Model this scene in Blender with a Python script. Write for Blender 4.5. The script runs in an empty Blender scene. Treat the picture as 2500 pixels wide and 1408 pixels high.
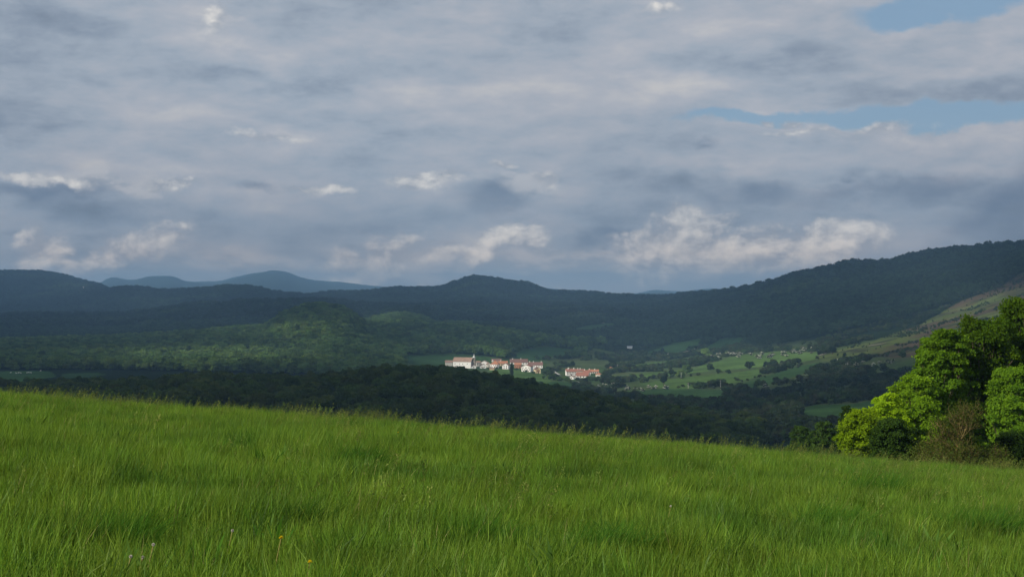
import bpy, math, random
import numpy as np
from mathutils import Vector
R = math.radians
rng = np.random.default_rng(7)
random.seed(7)
scn = bpy.context.scene
COL = scn.collection

# ------------------------------------------------------------------ camera
F = 3964.0            # focal length in pixels of the 2500 px wide photograph
CX, HY = 1250.0, 720.0  # image centre column, horizon row
CAMZ = 1.65
cam_d = bpy.data.cameras.new('camera')
cam = bpy.data.objects.new('camera', cam_d); COL.objects.link(cam)
cam_d.sensor_width = 36.0
cam_d.lens = 36.0 * F / 2500.0
cam_d.clip_start = 0.3
cam_d.clip_end = 60000
cam.location = (0, 0, CAMZ)
cam.rotation_euler = (R(90) + math.atan((HY - 704.0) / F), 0, 0)
scn.camera = cam

# ------------------------------------------------------------------ exposure and render
scn.view_settings.view_transform = 'Standard'
scn.view_settings.look = 'None'
scn.view_settings.exposure = 0.28
scn.view_settings.gamma = 1.0
scn.render.engine = 'CYCLES'
cy = scn.cycles
cy.max_bounces = 5; cy.diffuse_bounces = 2; cy.glossy_bounces = 1
cy.transmission_bounces = 3; cy.transparent_max_bounces = 12; cy.volume_bounces = 1

# ------------------------------------------------------------------ sun
S = Vector((-0.70, -0.52, 0.50)).normalized()      # direction towards the sun
sun_d = bpy.data.lights.new('sun', 'SUN')
sun = bpy.data.objects.new('sun', sun_d); COL.objects.link(sun)
sun_d.energy = 4.0
sun_d.angle = R(0.55)
sun_d.color = (1.0, 0.93, 0.80)
sun.rotation_euler = S.to_track_quat('Z', 'Y').to_euler()
sun.location = (0, 0, 50)

def srgb(r, g, b):
    f = lambda c: (c/255/12.92) if c/255 <= 0.04045 else ((c/255+0.055)/1.055)**2.4
    return (f(r), f(g), f(b))

# ------------------------------------------------------------------ node helpers
class NG:
    def __init__(s, tree):
        s.t = tree; s.n = tree.nodes; s.l = tree.links
    def new(s, typ, **kw):
        n = s.n.new(typ)
        for k, v in kw.items(): setattr(n, k, v)
        return n
    def put(s, sock, v):
        if v is None: return
        if hasattr(v, 'is_output'): s.l.new(v, sock)
        else:
            if isinstance(v, (tuple, list)) and len(v) == 3 and len(sock.default_value) == 4: v = (*v, 1.0)
            sock.default_value = v
    def m(s, op, a, b=None, c=None, clamp=False):
        n = s.new('ShaderNodeMath', operation=op); n.use_clamp = clamp
        s.put(n.inputs[0], a); s.put(n.inputs[1], b)
        if c is not None: s.put(n.inputs[2], c)
        return n.outputs[0]
    def v(s, op, a, b=None, scale=None):
        n = s.new('ShaderNodeVectorMath', operation=op)
        s.put(n.inputs[0], a)
        if b is not None: s.put(n.inputs[1], b)
        if scale is not None: s.put(n.inputs['Scale'], scale)
        return n.outputs['Value'] if op in ('LENGTH', 'DOT_PRODUCT', 'DISTANCE') else n.outputs[0]
    def noise(s, vec, scale, detail=6, rough=0.5, dist=0.0, color=False, lac=2.0):
        n = s.new('ShaderNodeTexNoise')
        s.put(n.inputs['Vector'], vec); n.inputs['Scale'].default_value = scale
        n.inputs['Detail'].default_value = detail; n.inputs['Roughness'].default_value = rough
        n.inputs['Lacunarity'].default_value = lac
        n.inputs['Distortion'].default_value = dist
        return n.outputs['Color'] if color else n.outputs['Fac']
    def mix(s, fac, a, b):
        n = s.new('ShaderNodeMix', data_type='RGBA')
        s.put(n.inputs[0], fac); s.put(n.inputs[6], a); s.put(n.inputs[7], b)
        return n.outputs[2]
    def ramp(s, x, a, b, lo=0.0, hi=1.0, smooth=True):
        n = s.new('ShaderNodeMapRange'); n.interpolation_type = 'SMOOTHSTEP' if smooth else 'LINEAR'
        s.put(n.inputs[0], x); n.inputs[1].default_value = a; n.inputs[2].default_value = b
        n.inputs[3].default_value = lo; n.inputs[4].default_value = hi
        return n.outputs[0]
    def comb(s, x, y, z):
        n = s.new('ShaderNodeCombineXYZ')
        s.put(n.inputs[0], x); s.put(n.inputs[1], y); s.put(n.inputs[2], z)
        return n.outputs[0]

# ------------------------------------------------------------------ sky
world = bpy.data.worlds.new('World'); scn.world = world
world.use_nodes = True
wt = world.node_tree; wt.nodes.clear(); g = NG(wt)
SKYS = 0.1
sky = g.new('ShaderNodeTexSky', sky_type='NISHITA')
sky.sun_disc = False
sky.sun_elevation = math.asin(S.z)
sky.sun_rotation = math.atan2(S.x, S.y)
sky.altitude = 500
geo = g.new('ShaderNodeTexCoord').outputs['Generated']
dirv = g.v('NORMALIZE', geo)
sp = g.new('ShaderNodeSeparateXYZ'); g.put(sp.inputs[0], dirv)
K = F / 1000.0
az = g.m('MULTIPLY', g.m('ARCTAN2', sp.outputs[0], sp.outputs[1]), K)
el = g.m('MULTIPLY', g.m('ARCSINE', sp.outputs[2]), K)
P0 = g.comb(az, el, 0.0)
def ang(px, py):
    u = (px-CX)/F; v = (HY-py)/F
    a = math.atan(u); return (a*K, math.atan(v*math.cos(a))*K)
# 3-D noise space, squashed vertically, wrapping round the whole sky without a seam
N0 = g.v('MULTIPLY', dirv, (1.0, 1.0, 2.6))
wA = g.v('SUBTRACT', g.noise(N0, 9.0, 4, 0.55, color=True), (0.5, 0.5, 0.5))
wB = g.v('SUBTRACT', g.noise(g.v('MULTIPLY', dirv, (1, 1, 1.4)), 34.0, 5, 0.6, color=True), (0.5, 0.5, 0.5))
warp = g.v('ADD', g.v('SCALE', wA, scale=0.11), g.v('SCALE', wB, scale=0.085))
P = g.v('ADD', P0, warp)
Psoft = g.v('ADD', P0, g.v('ADD', g.v('SCALE', wA, scale=0.30), g.v('SCALE', wB, scale=0.03)))
CHAIN = [None]      # every patch waits for the one before it, so the shader never holds many values at once
def blobs(lst, P0_):
    out = None
    for (px, py, rx, ry, rot, st) in lst:
        c = ang(px, py)
        P = P0_
        if CHAIN[0] is not None:
            ma = g.new('ShaderNodeVectorMath', operation='MULTIPLY_ADD')
            g.put(ma.inputs[0], CHAIN[0]); ma.inputs[1].default_value = (1e-6, 1e-6, 1e-6); g.put(ma.inputs[2], P0_); P = ma.outputs[0]
        mp = g.new('ShaderNodeMapping', vector_type='TEXTURE')
        g.put(mp.inputs['Vector'], P)
        mp.inputs['Location'].default_value = (c[0], c[1], 0)
        mp.inputs['Rotation'].default_value = (0, 0, R(rot))
        mp.inputs['Scale'].default_value = (rx/1000, ry/1000, 1)
        f = g.m('MULTIPLY_ADD', g.v('LENGTH', mp.outputs[0]), -st, st)
        out = f if out is None else g.m('MAXIMUM', out, f)
        CHAIN[0] = out
    return out
# upper cloud sheet; "relief" compares the thickness with the thickness a little way towards the sun
def thickness(vec):
    a = g.noise(g.v('MULTIPLY', vec, (1, 1, 2.6)), 8.0, 10, 0.60, 0.05)
    return a
D1 = g.v('ADD', dirv, g.v('SCALE', wA, scale=0.012))
n1 = thickness(D1)
n1s = thickness(g.v('ADD', D1, (-0.006, 0.0, 0.007)))
relief = g.m('SUBTRACT', n1s, n1)
n3 = g.noise(g.v('MULTIPLY', dirv, (1, 1, 2.6)), 26.0, 8, 0.62, 0.3)
n2 = g.noise(g.v('MULTIPLY', dirv, (1, 1, 6.0)), 8.0, 7, 0.6, 0.1)
hb = g.m('ADD', g.m('MULTIPLY', n1, 0.5), g.m('ADD', g.m('MULTIPLY', n2, 0.22), g.m('MULTIPLY', n3, 0.28)))
soft_dark = [(150, 60, 330, 90, -8, 1.0), (620, 200, 560, 60, 2, .7), (1900, 150, 560, 50, 3, .5), (2300, 195, 520, 60, 2, .85),
             (150, 510, 420, 50, 0, .8), (700, 560, 600, 70, 0, .6), (2150, 490, 700, 75, -3, .9), (1250, 480, 170, 70, 0, .8),
             (2450, 540, 200, 120, 10, 1.0), (300, 640, 500, 60, 0, .6), (1750, 460, 300, 50, 0, .6), (0, 240, 250, 300, 0, .5)]
soft_light = [(530, 50, 120, 60, 60, .8), (520, 150, 130, 45, 30, .5), (330, 320, 340, 45, 0, .7), (680, 335, 190, 26, 0, .8),
              (1500, 80, 500, 80, 5, .6), (1320, 190, 260, 110, 10, .7), (1680, 235, 260, 45, 2, .9), (2250, 330, 380, 35, 0, .8),
              (2300, 120, 260, 50, 5, .6), (400, 450, 420, 45, 0, .8), (1050, 250, 420, 40, 0, .7), (1620, 15, 160, 40, 10, .8),
              (1750, 395, 420, 30, 0, .5), (980, 630, 420, 60, 8, .7), (1900, 640, 420, 60, 6, .6), (300, 620, 250, 60, 15, .6)]
lum = g.m('ADD', g.ramp(hb, 0.38, 0.62, 0.38, 0.80, smooth=False),
          g.m('SUBTRACT', g.m('MULTIPLY', g.m('MAXIMUM', blobs(soft_light, Psoft), 0.0), 0.27),
              g.m('MULTIPLY', g.m('MAXIMUM', blobs(soft_dark, Psoft), 0.0), 0.40)))
lum = g.m('MULTIPLY_ADD', relief, 1.9, lum)
cr = g.new('ShaderNodeValToRGB'); g.put(cr.inputs[0], lum)
e = cr.color_ramp.elements
e[0].position = 0.0; e[0].color = (*srgb(110, 121, 136), 1)
e[1].position = 1.0; e[1].color = (*srgb(186, 184, 184), 1)
for pos, c in ((0.28, (130, 141, 156)), (0.5, (150, 159, 171)), (0.75, (166, 169, 177))):
    q = e.new(pos); q.color = (*srgb(*c), 1)
cloud = cr.outputs[0]
low = g.ramp(sp.outputs[2], 0.0, 0.085, 1.0, 0.0)
cloud = g.mix(g.m('MULTIPLY', low, 0.35), cloud, srgb(122, 138, 156))
# openings showing the sky texture
holes = [(2290, 5, 260, 60, 3, 1.5), (2250, 282, 420, 46, 0, 1.4), (1850, 285, 330, 30, 0, 1.1)]
hole = g.ramp(g.m('ADD', blobs(holes, P), g.m('MULTIPLY', g.m('SUBTRACT', n3, 0.5), 0.5)), 0.15, 0.62)
skyc = g.v('MULTIPLY', sky.outputs[0], (SKYS*0.8, SKYS*0.82, SKYS*0.9))
# thin veil over the opening
openc = g.mix(0.78, skyc, srgb(118, 146, 170))
base = g.mix(g.m('MULTIPLY', hole, 0.92), cloud, openc)
# grey scud in front
dark = [(1530, 585, 130, 38, -4, 1.0), (1440, 600, 90, 40, 0, .8), (1210, 490, 140, 75, 0, .7), (2060, 445, 60, 22, 0, .8), (130, 478, 220, 30, 2, .9),
        (2200, 455, 420, 50, 3, .8), (1860, 460, 200, 45, 0, .7), (2440, 500, 260, 75, 30, .85), (1710, 360, 50, 24, 0, .6), (640, 470, 90, 24, 0, .6)]
dk = g.ramp(g.m('ADD', blobs(dark, P), g.m('MULTIPLY', g.m('SUBTRACT', n3, 0.5), 0.9)), 0.10, 0.75)
base = g.mix(g.m('MULTIPLY', dk, 0.62), base, srgb(97, 112, 134))
# bright low cumulus, sharp above and fading downwards
bright = [(1690, 562, 117, 75, 0, 1.35), (1715, 540, 104, 31, 20, 1.19), (1610, 632, 169, 81, 6, 1.19), (1760, 612, 208, 65, 14, 1.08), (2040, 592, 169, 75, 14, 1.35), (1900, 618, 169, 57, 10, 0.97), (1195, 600, 110, 34, 30, 1.19), (1290, 580, 55, 34, 20, 1.08), (900, 640, 195, 68, 14, 0.81), (1060, 612, 130, 39, 14, 0.76), (90, 625, 104, 65, 35, 0.81), (180, 655, 117, 31, -8, 0.65), (320, 605, 182, 47, 18, 0.78), (1060, 432, 110, 26, 4, 0.9), (1235, 402, 40, 12, 0, 0.8), (110, 450, 150, 20, -6, 0.75), (420, 455, 110, 16, 0, 0.6), (800, 460, 110, 14, 4, 0.7), (1340, 440, 40, 30, -30, 0.6), (670, 337, 90, 12, 0, 0.47), (1864, 302, 26, 12, 0, 0.58), (1930, 304, 40, 13, 0, 0.61), (1960, 326, 130, 10, 2, 0.5), (2140, 318, 140, 16, 4, 0.43), (530, 45, 52, 46, 0, 0.54), (1635, 6, 90, 22, 10, 0.5), (690, 680, 60, 20, 10, 0.5), (1030, 690, 50, 20, 0, 0.5), (1580, 680, 120, 20, 0, 0.5)]
body = [(1150, 668, 450, 42, 0, 1.0), (600, 640, 300, 55, 0, .7), (1500, 685, 500, 30, 0, .8), (1700, 640, 330, 75, 5, 1.0), (2000, 615, 220, 60, 14, .9), (1350, 640, 260, 60, 0, .9), (950, 645, 230, 62, 10, 1.0), (1130, 620, 150, 60, 20, .8), (330, 625, 220, 70, 12, .8), (110, 630, 130, 75, 20, .8),
        (1080, 440, 200, 40, 3, .7), (1300, 450, 120, 60, -20, .8), (250, 455, 330, 32, -4, .8), (800, 462, 200, 26, 3, .6), (2050, 330, 300, 34, 0, .7), (1640, 20, 150, 40, 5, .6), (530, 70, 110, 70, 30, .7), (690, 685, 130, 30, 10, .7)]
bo = g.ramp(g.m('ADD', blobs(body, P), g.m('MULTIPLY', g.m('SUBTRACT', n3, 0.5), 1.1)), 0.12, 0.75)
bcol = g.mix(g.ramp(g.m('MULTIPLY_ADD', relief, 3.0, n3), 0.35, 0.65), srgb(148, 156, 167), srgb(182, 182, 185))
base = g.mix(g.m('MULTIPLY', bo, 0.75), base, bcol)
bb = blobs(bright, g.v('ADD', P0, g.v('SCALE', warp, scale=0.8)))
def puff(vec): return g.noise(g.v('MULTIPLY', vec, (1, 1, 1.5)), 30.0, 9, 0.58, 0.2)
nA = puff(dirv); nB = puff(g.v('ADD', dirv, (-0.0035, 0.0, 0.0045)))
br = g.ramp(g.m('ADD', g.m('MINIMUM', bb, 0.75), g.m('MULTIPLY', g.m('SUBTRACT', nA, 0.5), 1.7)), 0.0, 0.50)
tone = g.mix(g.ramp(g.m('ADD', g.m('MULTIPLY', g.m('SUBTRACT', nB, nA), -4.0), g.m('MULTIPLY', bb, 0.5)), -0.05, 0.85, smooth=False), srgb(152, 157, 166), srgb(222, 217, 210))
base = g.mix(g.m('MULTIPLY', br, 0.94), base, tone)
# the low sky is a little brighter than the sheet above it
base = g.v('MULTIPLY', base, g.mix(g.ramp(sp.outputs[2], 0.0, 0.05, 1.0, 0.0), (1.0, 1.0, 1.0), (1.85, 1.58, 1.36)))
# lens-independent falloff is not added; the ground side of the sky is a dull haze colour
below = g.ramp(sp.outputs[2], -0.02, 0.0, 1.0, 0.0)
base = g.mix(below, base, srgb(95, 112, 132))
bg = g.new('ShaderNodeBackground'); bg.inputs[1].default_value = SKYS
g.put(bg.inputs[0], g.v('SCALE', base, scale=1.0/SKYS))
wo = g.new('ShaderNodeOutputWorld'); g.l.new(bg.outputs[0], wo.inputs[0])
world.cycles.sampling_method = 'MANUAL'; world.cycles.sample_map_resolution = 512

# ------------------------------------------------------------------ object helpers
def setp(o, label=None, cat=None, group=None, kind=None):
    if label: o['label'] = label
    if cat: o['category'] = cat
    if group: o['group'] = group
    if kind: o['kind'] = kind
    return o

def mesh_np(name, V, faces=None, quads=None, tris=None, smooth=False):
    me = bpy.data.meshes.new(name)
    V = np.asarray(V, dtype=np.float32)
    me.vertices.add(len(V)); me.vertices.foreach_set('co', V.ravel())
    idx = []; st = []; k = 0
    if quads is not None and len(quads):
        q = np.asarray(quads, dtype=np.int32); idx.append(q.ravel()); st.append(k + np.arange(len(q))*4); k += q.size
    if tris is not None and len(tris):
        q = np.asarray(tris, dtype=np.int32); idx.append(q.ravel()); st.append(k + np.arange(len(q))*3); k += q.size
    idx = np.concatenate(idx); st = np.concatenate(st)
    me.loops.add(len(idx)); me.loops.foreach_set('vertex_index', idx)
    me.polygons.add(len(st)); me.polygons.foreach_set('loop_start', st.astype(np.int32))
    me.update(calc_edges=True)
    if smooth: me.polygons.foreach_set('use_smooth', np.ones(len(st), dtype=bool))
    me.validate()
    return me

def link(name, data, parent=None, mat=None):
    o = bpy.data.objects.new(name, data); COL.objects.link(o)
    if parent is not None: o.parent = parent
    if mat is not None: data.materials.append(mat)
    return o

def attr(me, name, arr, typ='FLOAT'):
    a = me.attributes.new(name, typ, 'POINT')
    if typ == 'FLOAT': a.data.foreach_set('value', np.asarray(arr, np.float32).ravel())
    elif typ == 'INT': a.data.foreach_set('value', np.asarray(arr, np.int32).ravel())
    elif typ == 'FLOAT_VECTOR': a.data.foreach_set('vector', np.asarray(arr, np.float32).ravel())
    elif typ == 'FLOAT_COLOR':
        a.data.foreach_set('color', np.asarray(arr, np.float32).ravel())
    return a

# value noise in numpy
def vnoise(x, y, seed=0):
    xi = np.floor(x).astype(np.int64); yi = np.floor(y).astype(np.int64)
    xf = x - xi; yf = y - yi
    xf = xf*xf*(3-2*xf); yf = yf*yf*(3-2*yf)
    def h(a, b):
        n = (a*374761393 + b*668265263 + seed*974634777) & 0x7fffffff
        n = ((n ^ (n >> 13)) * 1274126177) & 0x7fffffff
        n = (n ^ (n >> 16)) & 0xffff
        return n / 65535.0
    return (h(xi, yi)*(1-xf)+h(xi+1, yi)*xf)*(1-yf) + (h(xi, yi+1)*(1-xf)+h(xi+1, yi+1)*xf)*yf
def fbm(x, y, oct=4, seed=0):
    s = 0; a = 0.5
    for i in range(oct):
        s = s + a*vnoise(x*2**i + 17.3*i, y*2**i - 9.1*i, seed+i); a *= 0.5
    return s / (1-0.5**oct)

# ------------------------------------------------------------------ terrain: heights of ridges and valleys
def pchip(xk, yk, x):
    """monotone cubic, xk (K,), yk (K,), x any"""
    xk = np.asarray(xk, float); yk = np.asarray(yk, float)
    h = np.diff(xk); d = np.diff(yk)/h
    m = np.zeros_like(yk)
    w1 = 2*h[1:]+h[:-1]; w2 = h[1:]+2*h[:-1]
    with np.errstate(divide='ignore', invalid='ignore'):
        mm = (w1+w2)/(w1/d[:-1]+w2/d[1:])
    mm[~np.isfinite(mm)] = 0; mm[d[:-1]*d[1:] <= 0] = 0
    m[1:-1] = mm; m[0] = d[0]; m[-1] = d[-1]
    x = np.clip(x, xk[0], xk[-1])
    i = np.clip(np.searchsorted(xk, x)-1, 0, len(xk)-2)
    t = (x-xk[i])/h[i]
    return ((1+2*t)*(1-t)**2*yk[i] + t*(1-t)**2*h[i]*m[i] + t*t*(3-2*t)*yk[i+1] + t*t*(t-1)*h[i]*m[i+1])

# each row: list of (px, Y, py) and the tree height standing on it
ROWS = [
 (0,  [(-1100, 280, 945), (0, 280, 1022), (2500, 280, 1197), (3600, 280, 1270)]),
 (11,  [(-1100, 520, 935), (0, 520, 985), (1250, 520, 1065), (2000, 480, 1110), (2500, 480, 1120), (3600, 480, 1120)]),
 (14.5,  [(-1100, 820, 930), (0, 820, 924), (120, 820, 922), (280, 820, 914), (400, 820, 912), (540, 820, 897), (640, 820, 903), (780, 820, 905), (860, 820, 888), (960, 820, 877), (1080, 820, 884), (1200, 820, 903), (1300, 810, 927), (1400, 800, 945),
       (1500, 790, 968), (1600, 780, 990), (1700, 760, 1012), (1850, 720, 1045), (2000, 680, 1062), (2200, 650, 1055), (2350, 650, 1040), (2500, 650, 1025), (3600, 650, 960)]),
 (0,  [(-1100, 1150, 960), (0, 1150, 950), (540, 1150, 955), (940, 1150, 965), (1300, 1150, 975), (1450, 1150, 990), (1600, 1130, 1000), (1800, 1050, 1018), (2000, 980, 1002), (2200, 950, 990), (2350, 950, 965), (2500, 950, 935), (3600, 950, 850)]),
 (0,  [(-1100, 1500, 915), (0, 1500, 916), (540, 1500, 922), (940, 1500, 955), (1100, 1520, 968), (1300, 1540, 970), (1450, 1520, 972), (1600, 1480, 966), (1800, 1350, 968), (2000, 1250, 962), (2200, 1250, 930), (2350, 1250, 890), (2500, 1250, 850), (3600, 1250, 720)]),
 (0,  [(-1100, 1900, 880), (0, 1900, 885), (540, 1900, 888), (780, 1900, 892), (940, 2000, 898), (1100, 2150, 899), (1300, 2150, 905), (1450, 1950, 928), (1600, 1850, 925), (1800, 1750, 915), (2000, 1750, 885), (2200, 1680, 850), (2350, 1700, 805), (2500, 1700, 765), (3600, 1700, 610)]),
 (13, [(-1100, 2500, 834), (-400, 2500, 827), (0, 2500, 828), (200, 2500, 821), (400, 2500, 814), (540, 2550, 800), (640, 2600, 793), (700, 2650, 756), (780, 2700, 736), (830, 2700, 743), (900, 2700, 788), (960, 2700, 798), (1040, 2700, 796), (1100, 2700, 793), (1200, 2750, 797), (1300, 2800, 808), (1380, 2800, 820), (1440, 2700, 828), (1500, 2600, 848), (1600, 2600, 852), (1800, 2450, 838), (2000, 2350, 810), (2200, 2300, 774), (2350, 2300, 730), (2500, 2300, 680), (3600, 2300, 552)]),
 (0,  [(-1100, 3000, 850), (0, 3000, 838), (540, 3000, 815), (780, 3250, 800), (880, 3300, 797), (940, 3350, 783), (990, 3350, 777), (1030, 3350, 785), (1070, 3350, 800), (1300, 3300, 802), (1450, 3100, 806), (1600, 3050, 822), (1800, 2950, 800), (2000, 2800, 770), (2200, 2750, 733), (2350, 2700, 690), (2500, 2700, 645), (3600, 2700, 520)]),
 (8,  [(-1100, 4200, 760), (0, 4200, 772), (250, 4200, 772), (330, 4200, 766), (450, 4200, 750), (600, 4200, 740), (780, 4200, 738), (940, 4200, 748), (1100, 4200, 752), (1300, 4200, 752), (1450, 4000, 756), (1600, 3900, 764), (1800, 3600, 745), (2000, 3400, 706), (2200, 3300, 672), (2350, 3150, 640), (2500, 3100, 612), (3600, 3100, 500)]),
 (8,  [(-1100, 5000, 775), (0, 5000, 780), (330, 5000, 778), (450, 5000, 764), (600, 5000, 755), (780, 5000, 750), (940, 5000, 748), (1100, 5000, 742), (1160, 5000, 738), (1300, 5000, 742), (1450, 4900, 744), (1600, 4600, 748), (1700, 4200, 742), (1800, 3950, 730), (2000, 3680, 682), (2200, 3500, 653), (2350, 3320, 624), (2500, 3250, 600), (3600, 3200, 510)]),
 (8,  [(-1100, 6200, 745), (0, 6200, 743), (100, 6200, 738), (200, 6200, 722), (260, 6200, 711), (320, 6200, 705), (400, 6200, 713), (500, 6200, 709), (560, 6200, 702), (620, 6200, 704), (670, 6200, 716), (760, 6200, 722), (800, 6200, 716), (850, 6200, 715),
       (900, 6200, 713), (960, 6200, 707), (1060, 6200, 706), (1110, 6200, 693), (1160, 6200, 679), (1190, 6200, 681), (1230, 6200, 688), (1290, 6200, 695), (1340, 6200, 712), (1440, 6000, 716), (1500, 5800, 722), (1600, 5400, 725), (1700, 4900, 717),
       (1790, 4300, 711), (1880, 4100, 692), (1950, 4000, 671), (2020, 3900, 656), (2080, 3850, 643), (2170, 3800, 643), (2220, 3700, 629), (2300, 3600, 614), (2380, 3500, 606), (2500, 3400, 589), (2700, 3400, 570), (3600, 3300, 520)]),
 (0,  [(-1100, 8000, 680), (-200, 8000, 668), (0, 8000, 669), (90, 8000, 670), (150, 8000, 679), (200, 8000, 693), (245, 8000, 704), (300, 8000, 735), (600, 8000, 745), (1200, 8000, 745), (1600, 7400, 745), (1800, 6200, 755), (2500, 5200, 760), (3600, 5200, 740)]),
 (0,  [(-1100, 10500, 732), (0, 10500, 738), (1250, 10500, 738), (2500, 10500, 738), (3600, 10500, 738)]),
 (0,  [(-1100, 19000, 700), (0, 19000, 688), (110, 19000, 680), (170, 19000, 686), (230, 19000, 694), (275, 19000, 677), (320, 19000, 683), (370, 19000, 671), (415, 19000, 672), (460, 19000, 688), (530, 19000, 692), (575, 19000, 681), (610, 19000, 671), (640, 19000, 666), (670, 19000, 660), (695, 19000, 664), (730, 19000, 678), (780, 19000, 690),
       (850, 19000, 697), (950, 19000, 702), (1100, 19000, 698), (1340, 19000, 706), (1450, 19000, 716), (1530, 19000, 719), (1600, 19000, 712), (1660, 19000, 716), (1750, 19000, 708), (1820, 19000, 712), (2500, 19000, 715), (3600, 19000, 700)]),
 (0,  [(-1100, 22000, 735), (3600, 22000, 735)]),
]
UG = np.linspace(-0.58, 0.58, 1161)         # lateral slope x/Y
PXG = CX + UG*F
YG = np.concatenate([np.arange(20, 100, 4), np.geomspace(100, 22500, 900)])
def meadow(x, y):
    yy = np.maximum(y, 0)
    z = -0.074*x - 0.0325*y - 0.00052*yy*yy
    return z + 0.18*(fbm(x/14.0, y/14.0, 3, 5)-0.5)*np.clip(yy/15, 0.3, 1)
HG = np.zeros((len(UG), len(YG)))
rowY = []; rowZ = []
for h, L in ROWS:
    L = sorted(L); px = np.array([a[0] for a in L], float); ys = np.array([a[1] for a in L], float); ps = np.array([a[2] for a in L], float)
    Yv = pchip(px, ys, PXG); pv = pchip(px, ps, PXG)
    rowY.append(Yv); rowZ.append(CAMZ - (pv-HY)/F*Yv - h)
rowY = np.array(rowY); rowZ = np.array(rowZ)
for i, u in enumerate(UG):
    ym = np.array([20., 60., 100., 140.]); zm = -0.074*u*ym - 0.0325*ym - 0.00052*ym*ym
    HG[i] = pchip(np.concatenate([ym, rowY[:, i]]), np.concatenate([zm, rowZ[:, i]]), YG)
LYG = np.log(YG)
def Hbase(x, y):
    yc = np.maximum(y, 20.0); u = np.clip(x/yc, UG[0]+1e-4, UG[-1]-1e-4)
    fu = (u-UG[0])/(UG[1]-UG[0]); iu = np.clip(fu.astype(int), 0, len(UG)-2); fu = fu-iu
    yq = np.clip(yc, YG[0], YG[-1]-1e-3); j = np.clip(np.searchsorted(YG, yq)-1, 0, len(YG)-2)
    fj = (yq-YG[j])/(YG[j+1]-YG[j])
    a = HG[iu, j]*(1-fu)+HG[iu+1, j]*fu; b = HG[iu, j+1]*(1-fu)+HG[iu+1, j+1]*fu
    return a*(1-fj)+b*fj
def H(x, y):
    x = np.atleast_1d(np.asarray(x, float)); y = np.atleast_1d(np.asarray(y, float))
    z = Hbase(x, y)
    # gullies and spurs, growing with distance, faded out where the village stands
    amp = np.clip((y-1500)/3500, 0, 1)*14.0 + np.clip((y-9000)/5000, 0, 1)*60
    L = 260 + np.clip(y-2000, 0, 9000)*0.09
    z = z + amp*(fbm(x/L, y/L*0.8, 6, 11)-0.5)*1.6*(1-np.clip((2450-y)/200, 0, 1)*np.clip((x+700)/200, 0, 1))
    px_ = CX + F*x/np.maximum(y, 1)
    vil = np.clip((px_-960)/60, 0, 1)*np.clip((1540-px_)/60, 0, 1)*np.clip((y-1350)/100, 0, 1)*np.clip((2600-y)/150, 0, 1)
    z = z + np.clip((y-150)/300, 0, 1)*2.0*(fbm(x/45, y/45, 3, 3)-0.5)*np.clip((2600-y)/600, 0, 1)*(1-0.9*vil)
    w = np.clip((y-90)/60, 0, 1); w = w*w*(3-2*w)
    return meadow(x, y)*(1-w) + z*w
def proj(x, y, z):
    return CX + x/y*F, HY - (z-CAMZ)/y*F
_ym = np.geomspace(150, 21000, 3000)
def hit(px, py, ymin=150.0, ymax=21000.0):
    """first point of the ground seen at this bearing and dip"""
    yy = _ym[(_ym >= ymin) & (_ym <= ymax)]; u = (px-CX)/F
    zz = H(u*yy, yy); los = CAMZ - (py-HY)/F*yy
    k = np.argmax(zz >= los)
    if not (zz >= los).any(): k = np.argmin(los-zz)
    y = yy[k]; return Vector((u*y, y, float(H(u*y, y)[0])))

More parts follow.
